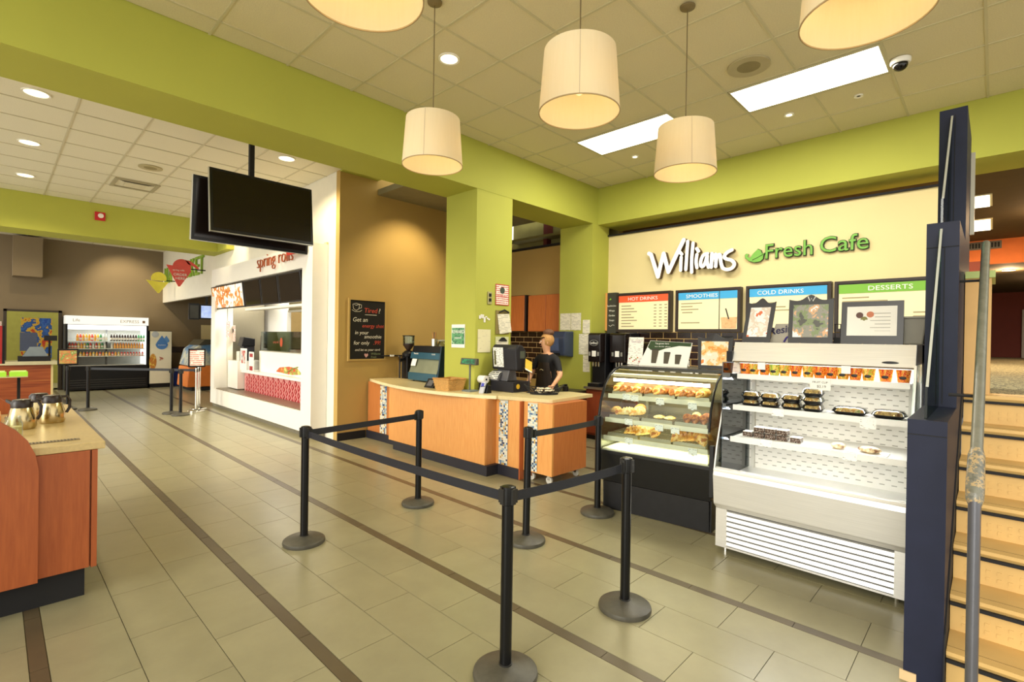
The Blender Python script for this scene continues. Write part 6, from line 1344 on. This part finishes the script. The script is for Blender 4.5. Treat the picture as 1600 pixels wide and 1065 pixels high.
# far cash counter and things on it
cc = thing('cash_counter', 'striped red wood cash counter with pale top at far left', 'counter', (.2, 17.0, 0))
m, nt, p = base_mat('striped_wood'); n, tc, mp = noise(nt, 3, 3, (.25,.25,5)); r = ramp(nt, n.outputs['Fac'], [(.3,'#8a3c1c'),(.45,'#b05a2c'),(.6,'#95441f'),(.75,'#c07036')]); nt.links.new(r.outputs[0], p.inputs['Base Color']); p.inputs['Roughness'].default_value = .4
obj('front', MB().box(-2.5,1.0,16.8,17.5,0,.97), m, cc); obj('end_trim', MB().box(1.0,1.04,16.78,17.5,0,.97), CREAM, cc); obj('top', MB().box(.2,1.12,16.7,17.55,.97,1.05), mat('pale_top', '#d9d2ae', .4), cc); obj('low_top', MB().box(-2.5,.2,16.75,17.5,.97,1.0), mat('pale_top', '#d9d2ae'), cc)
t = thing('tray_shelf', 'shelf with bright green paper trays fixed before the cash counter', 'shelf', (.2, 15.2, .9))
obj('shelf', MB().box(-.8,.5,14.2,14.6,.84,.86), mat('shelf_beige', '#b9ad84', .5), t); obj('shelf_leg', MB().box(-.6,-.55,14.4,14.45,0,.84), BLACKM, t); obj('shelf_leg', MB().box(.35,.4,14.5,14.55,0,.84), BLACKM, t)
for k in range(2):
    tt = thing('green_tray', ['bright green paper tray on the shelf, left one','bright green paper tray on the shelf, right one'][k], 'tray', (.05+.3*k, 14.35, .86)); x = -.08+.31*k
    obj('tray', MB().box(x,x+.27,14.22,14.5,.86,.95), mat('lime_green', '#9ed83a', .5, emit='#9ed83a', estr=.1), tt); obj('papers', MB().box(x+.02,x+.25,14.24,14.48,.95,.97), mat('lime_pale', '#d0ec8a', .5), tt)
t = thing('far_cash_register', 'grey cash register on the far cash counter', 'cash register', (.7,17.1,1.05)); obj('drawer', MB().box(.42,1.0,16.85,17.3,1.05,1.17), DG, t); obj('keyboard', MB().prism([(.5,16.9,1.17),(.95,16.9,1.17),(.85,16.9,1.4),(.62,16.9,1.4)], (0,.3,0)), mat('register_grey', '#8a96a0', .4), t); obj('monitor', MB().box(.45,.75,16.95,17.0,1.3,1.75), mat('monitor_blue', '#3a4460', .3), t); obj('pole', MB().cyl((.98,17.0,1.05),(.98,17.0,1.6),.02,n=10), BLACK, t); obj('pole_display', MB().box(.88,1.12,16.97,17.05,1.55,1.68), DG, t)
t = thing('red_display_case', 'red framed food warmer at the far left edge', 'warmer', (-.2,17.2,1.0)); obj('body', MB().box(-.6,.15,16.9,17.4,1.0,1.9), mat('warmer_red', '#b8201c', .4), t); obj('side', MB().box(.15,.195,16.9,17.4,1.0,1.9), BLACK, t); obj('glass_front', MB().prism([(-.3,16.88,1.1),(.12,16.88,1.1),(.0,16.88,1.6),(-.3,16.88,1.7)], (0,.015,0)), mat('warmer_glass', '#c8b8a8', .2), t)
t = thing('far_notice', 'small red and white notice on the taupe wall left of the doorway', 'notice', (.1,20.59,1.7)); obj('sheet', MB().box(-.1,.17,20.585,20.6,1.7,2.05), P2, t); obj('pin', MB().box(.02,.04,20.58,20.585,2.0,2.02), BLACK, t)

# ================================================================= near left condiment counter
lc = thing('condiment_counter', 'cherry wood condiment counter with a rounded end panel at left', 'counter', (0, 5.3, 0))
CHY = wood('cherry_panel', '#9a4c22', '#ad5b2b', 'z', .42, 7)
obj('front_panel', MB().box(-1.6,.455,4.335,4.365,.205,.985), CHY, lc); obj('end_panel', MB().box(.465,.495,4.335,6.75,.20,.985), CHY, lc); obj('carcass', MB().box(-1.6,.465,4.365,6.75,.2,.985), WOODR, lc)
obj('kick_base', MB().box(-1.6,.44,4.40,6.70,0,.2), BLACKM, lc)
pts_ = [(-.9,.195),( .205,.195),(.205,.90),(.19,1.0),(.155,1.09),(.10,1.165),(.02,1.235),(-.1,1.29),(-.25,1.32),(-.9,1.32)]
obj('rounded_end', MB().prism([(x,4.30,z) for x, z in pts_], (0,.033,0)), CHY, lc)
obj('worktop', MB().box(-1.6,.535,4.28+.06,6.8,.987,1.035), mat('cream_top2', '#cdb47c', .28, var=.08, nscale=50), lc, bevel=.004)
obj('vent_strip', MB().box(.02,.42,4.50,4.56,1.035,1.039), mat('vent_brown', '#7a6844', .5), lc)
for k in range(22): obj('vent_slot', MB().box(.03+.0172*k,.038+.0172*k,4.505,4.555,1.039,1.0405), mat('slot_dark', '#3a3020', .6), lc, recalc=False)
pts2 = [(-1.2,1.036),(-.02,1.036),(.0,1.08),(-.03,1.14),(-.12,1.22),(-.3,1.27),(-1.2,1.27)]
obj('rear_divider', MB().prism([(x+.12,6.3,z) for x, z in pts2], (0,.03,0)), CHY, lc)
def carafe(lab, x, y, rot, sc_=1.0):
    z = 1.036; t = thing('steel_carafe', lab, 'carafe', (x,y,z), rot)
    mt = brushed('carafe_steel', '#c8b688', 'z', .22)
    obj('body', MB().lathe([(.075,0),(.084,.02),(.082,.09),(.066,.15),(.06,.165)], 0, 0, 28), mt, t, local=True, smooth=40)
    obj('lid', MB().lathe([(.063,.162),(.064,.20),(.05,.222),(.02,.226)], 0, 0, 24), mat('carafe_brown', '#241711', .35), t, local=True, smooth=40)
    obj('spout', MB().prism([(-.045,-.02,.18),(-.095,-.008,.205),(-.095,.008,.205),(-.045,.02,.18)], (0,0,.02)), mat('carafe_brown', '#241711'), t, local=True)
    obj('handle', MB().tube([(.05,0,.205),(.10,0,.205),(.118,0,.17),(.116,0,.11),(.095,0,.07)], .011, 8), mat('carafe_brown', '#241711'), t, local=True, smooth=60)
carafe('steel coffee carafe with dark lid, rightmost with handle toward the aisle', .335, 5.50, .3)
carafe('steel coffee carafe half hidden behind the other two', .27, 5.72, 1.4)
carafe('steel coffee carafe behind the glass jar, leftmost', .155, 5.28, -.5)
t = thing('glass_sugar_jar', 'glass jar half full of sugar before the carafes', 'jar', (.10, 4.92, 1.036))
obj('jar', MB().lathe([(.05,0),(.052,.09),(.04,.115),(.042,.14)], .10, 4.92, 22, z=1.036, cap=False), GLASS, t, smooth=40); obj('sugar', MB().lathe([(.046,.003),(.047,.07)], .10, 4.92, 20, z=1.036), mat('sugar', '#e3cf8c', .9), t)
t = thing('stir_stick_tray', 'wooden tray edge at the far left of the condiment counter', 'tray', (-.1,5.9,1.036)); obj('tray', MB().box(-.3,.05,5.75,6.1,1.036,1.09), WOODO, t, bevel=.005); obj('insert', MB().box(-.28,.03,5.77,6.08,1.09,1.094), mat('tray_insert', '#8a7a3a', .6), t)

# ================================================================= the worker behind the counter
def skin_body():
    J = {'pelvis': ((5.98,4.95,.98), .135), 'belly': ((5.97,4.955,1.12), .125), 'chest': ((5.955,4.96,1.34), .135), 'upper': ((5.95,4.965,1.47), .115), 'neck': ((5.94,4.97,1.56), .052), 'head0': ((5.925,4.975,1.63), .062), 'head1': ((5.915,4.98,1.72), .088), 'head2': ((5.925,4.98,1.80), .072),
      'shL': ((5.94,4.78,1.475), .062), 'elL': ((5.86,4.64,1.24), .043), 'wrL': ((5.60,4.56,1.115), .027), 'paL': ((5.53,4.53,1.095), .026),
      'shR': ((5.94,5.15,1.475), .062), 'elR': ((5.88,5.24,1.22), .043), 'wrR': ((5.66,5.10,1.14), .027), 'paR': ((5.59,5.06,1.125), .026),
      'hipL': ((5.99,4.86,.93), .10), 'knL': ((5.97,4.85,.52), .062), 'anL': ((6.0,4.84,.09), .042), 'toL': ((5.86,4.83,.04), .038),
      'hipR': ((5.99,5.04,.93), .10), 'knR': ((5.97,5.06,.52), .062), 'anR': ((6.0,5.07,.09), .042), 'toR': ((5.86,5.08,.04), .038)}
    E_ = [('pelvis','belly'),('belly','chest'),('chest','upper'),('upper','neck'),('neck','head0'),('head0','head1'),('head1','head2'),('upper','shL'),('shL','elL'),('elL','wrL'),('wrL','paL'),('upper','shR'),('shR','elR'),('elR','wrR'),('wrR','paR'),('pelvis','hipL'),('hipL','knL'),('knL','anL'),('anL','toL'),('pelvis','hipR'),('hipR','knR'),('knR','anR'),('anR','toR')]
    ks = list(J); me = bpy.data.meshes.new('body'); me.from_pydata([J[k][0] for k in ks], [(ks.index(a), ks.index(b)) for a, b in E_], [])
    o = bpy.data.objects.new('body', me); C.objects.link(o); o.modifiers.new('s', 'SKIN')
    for i, k in enumerate(ks): d = me.skin_vertices[0].data[i]; d.radius = (J[k][1], J[k][1]); d.use_root = (k == 'pelvis')
    sm_ = o.modifiers.new('u', 'SUBSURF'); sm_.levels = 2; sm_.render_levels = 2; bpy.context.view_layer.update()
    em = bpy.data.meshes.new_from_object(o.evaluated_get(bpy.context.evaluated_depsgraph_get())); b = MB()
    b.add([v.co.copy() for v in em.vertices], [tuple(p.vertices) for p in em.polygons]); bpy.data.objects.remove(o); return b
body = skin_body()
# fingers: five per hand, rooted in the palm, gently curled
for (px, py, pz), (wx, wy, wz), side in (((5.53,4.53,1.095),(5.60,4.56,1.115),1), ((5.59,5.06,1.125),(5.66,5.10,1.14),-1)):
    d = (Vector((px,py,pz)) - Vector((wx,wy,wz))).normalized(); s = d.cross(Vector((0,0,1))).normalized()*side
    for k, ln in enumerate((.068,.078,.072,.058)):
        r0 = Vector((px,py,pz)) + s*(.024-.016*k) - d*.01; body.tube([r0, r0+d*(.03+ln*.35), r0+d*(.03+ln*.7)+Vector((0,0,-.014)), r0+d*(.03+ln*.9)+Vector((0,0,-.036))], [.0105,.0098,.009,.007], 8)
    r0 = Vector((px,py,pz)) + s*.018 - d*.03; body.tube([r0, r0+s*.03+d*.02, r0+s*.04+d*.045+Vector((0,0,-.01))], [.012,.0105,.008], 8)
w_ = thing('person', 'person in black shirt and apron, hair pinned up, reaching over the basket', 'person', (5.97, 4.95, 0))
SKIN = mat('skin', '#d9a27c', .55, var=.04); SHIRT = mat('black_shirt', '#17161a', .8); PANTS = mat('dark_trousers', '#22242c', .8); SHOE = mat('black_shoe', '#141314', .5)
b2 = body; b2.m = []
for f in b2.f:
    c = sum((Vector(b2.v[i]) for i in f), Vector()) / len(f)
    if c.z < .10: k = 3
    elif c.z < .96: k = 2
    elif c.z > 1.545 and abs(c.y-4.97) < .1: k = 0
    elif c.x < 5.90 and c.z < 1.30: k = 0
    elif c.x < 5.92 and c.z < 1.255 and (c.y < 4.72 or c.y > 5.16): k = 0
    else: k = 1
    b2.m.append(k)
obj('body', b2, [SKIN, SHIRT, PANTS, SHOE], w_, smooth=180)
FD = Vector((-.80, .60, 0)).normalized(); SD = Vector((FD.y, -FD.x, 0)); HC = Vector((5.918, 4.979, 1.725))
def hp(f, s, u): return tuple(HC + FD*f + SD*s + Vector((0,0,u)))
HAIR = mat('blond_hair', '#b98a50', .7, var=.25, nscale=60); HAIRD = mat('brown_bun', '#6a4630', .7, var=.3, nscale=60)
def hf(d):
    return d
hb = MB().ell(hp(-.022,0,.034), (.108,.108,.112), 22, 14); keep = MB()
keep.v = hb.v
for f in hb.f:
    c = sum((Vector(hb.v[i]) for i in f), Vector())/len(f) - HC; ff = c.dot(FD)
    if (ff < .035 or c.z > .085) and c.z > -.075 - ff*.2: keep.f.append(f); keep.m.append(0)
obj('hair', keep, HAIR, w_, smooth=180, recalc=False)
obj('hair_bun', MB().ell(hp(-.04,0,.15), (.085,.09,.055), 16, 10), HAIRD, w_, smooth=180)
obj('nose', MB().prism([hp(.082,-.012,-.018), hp(.082,.012,-.018), hp(.108,0,-.018)], tuple(-FD*.022+Vector((0,0,.045)))), SKIN, w_)
for s in (-.032, .032):
    obj('eye', MB().ell(hp(.081,s,.012), (.011,.011,.006), 10, 6), mat('eye_white', '#e8e2da', .3), w_); obj('iris', MB().ell(hp(.090,s,.012), (.004,.004,.004), 8, 6), mat('iris', '#3a2a20', .3), w_)
    obj('eyebrow', MB().tube([hp(.088,s-.015,.032), hp(.093,s,.037), hp(.088,s+.015,.033)], .003, 5), HAIRD, w_); obj('ear', MB().ell(hp(-.005,s*2.85,.0), (.012,.012,.028), 10, 8), SKIN, w_)
obj('mouth', MB().tube([hp(.080,-.022,-.05), hp(.087,0,-.052), hp(.080,.022,-.05)], .004, 6), mat('lips', '#b8625a', .5), w_)
ap = MB()
loops = []
for z, hw, xo in ((.62,.17,5.845),(.95,.185,5.832),(1.10,.165,5.830),(1.30,.13,5.812),(1.42,.10,5.815)):
    loops.append([(xo+.35*(y_/.2)**2*.1, 4.958+y_*hw/.2, z) for y_ in [-.2,-.12,-.04,.04,.12,.2]])
for k in range(len(loops)-1):
    for i in range(5): ap.add([loops[k][i], loops[k][i+1], loops[k+1][i+1], loops[k+1][i]], [(0,1,2,3)])
a_ = obj('apron', ap, mat('brown_black_apron', '#2b1f18', .8), w_, recalc=False); md = a_.modifiers.new('t', 'SOLIDIFY'); md.thickness = .006; md.offset = 0
obj('apron_mark', MB().tube([(5.806,5.0,1.30),(5.804,4.97,1.315),(5.804,4.93,1.30)], .005, 5), mat('apron_gold', '#c8b88a', .6), a_)
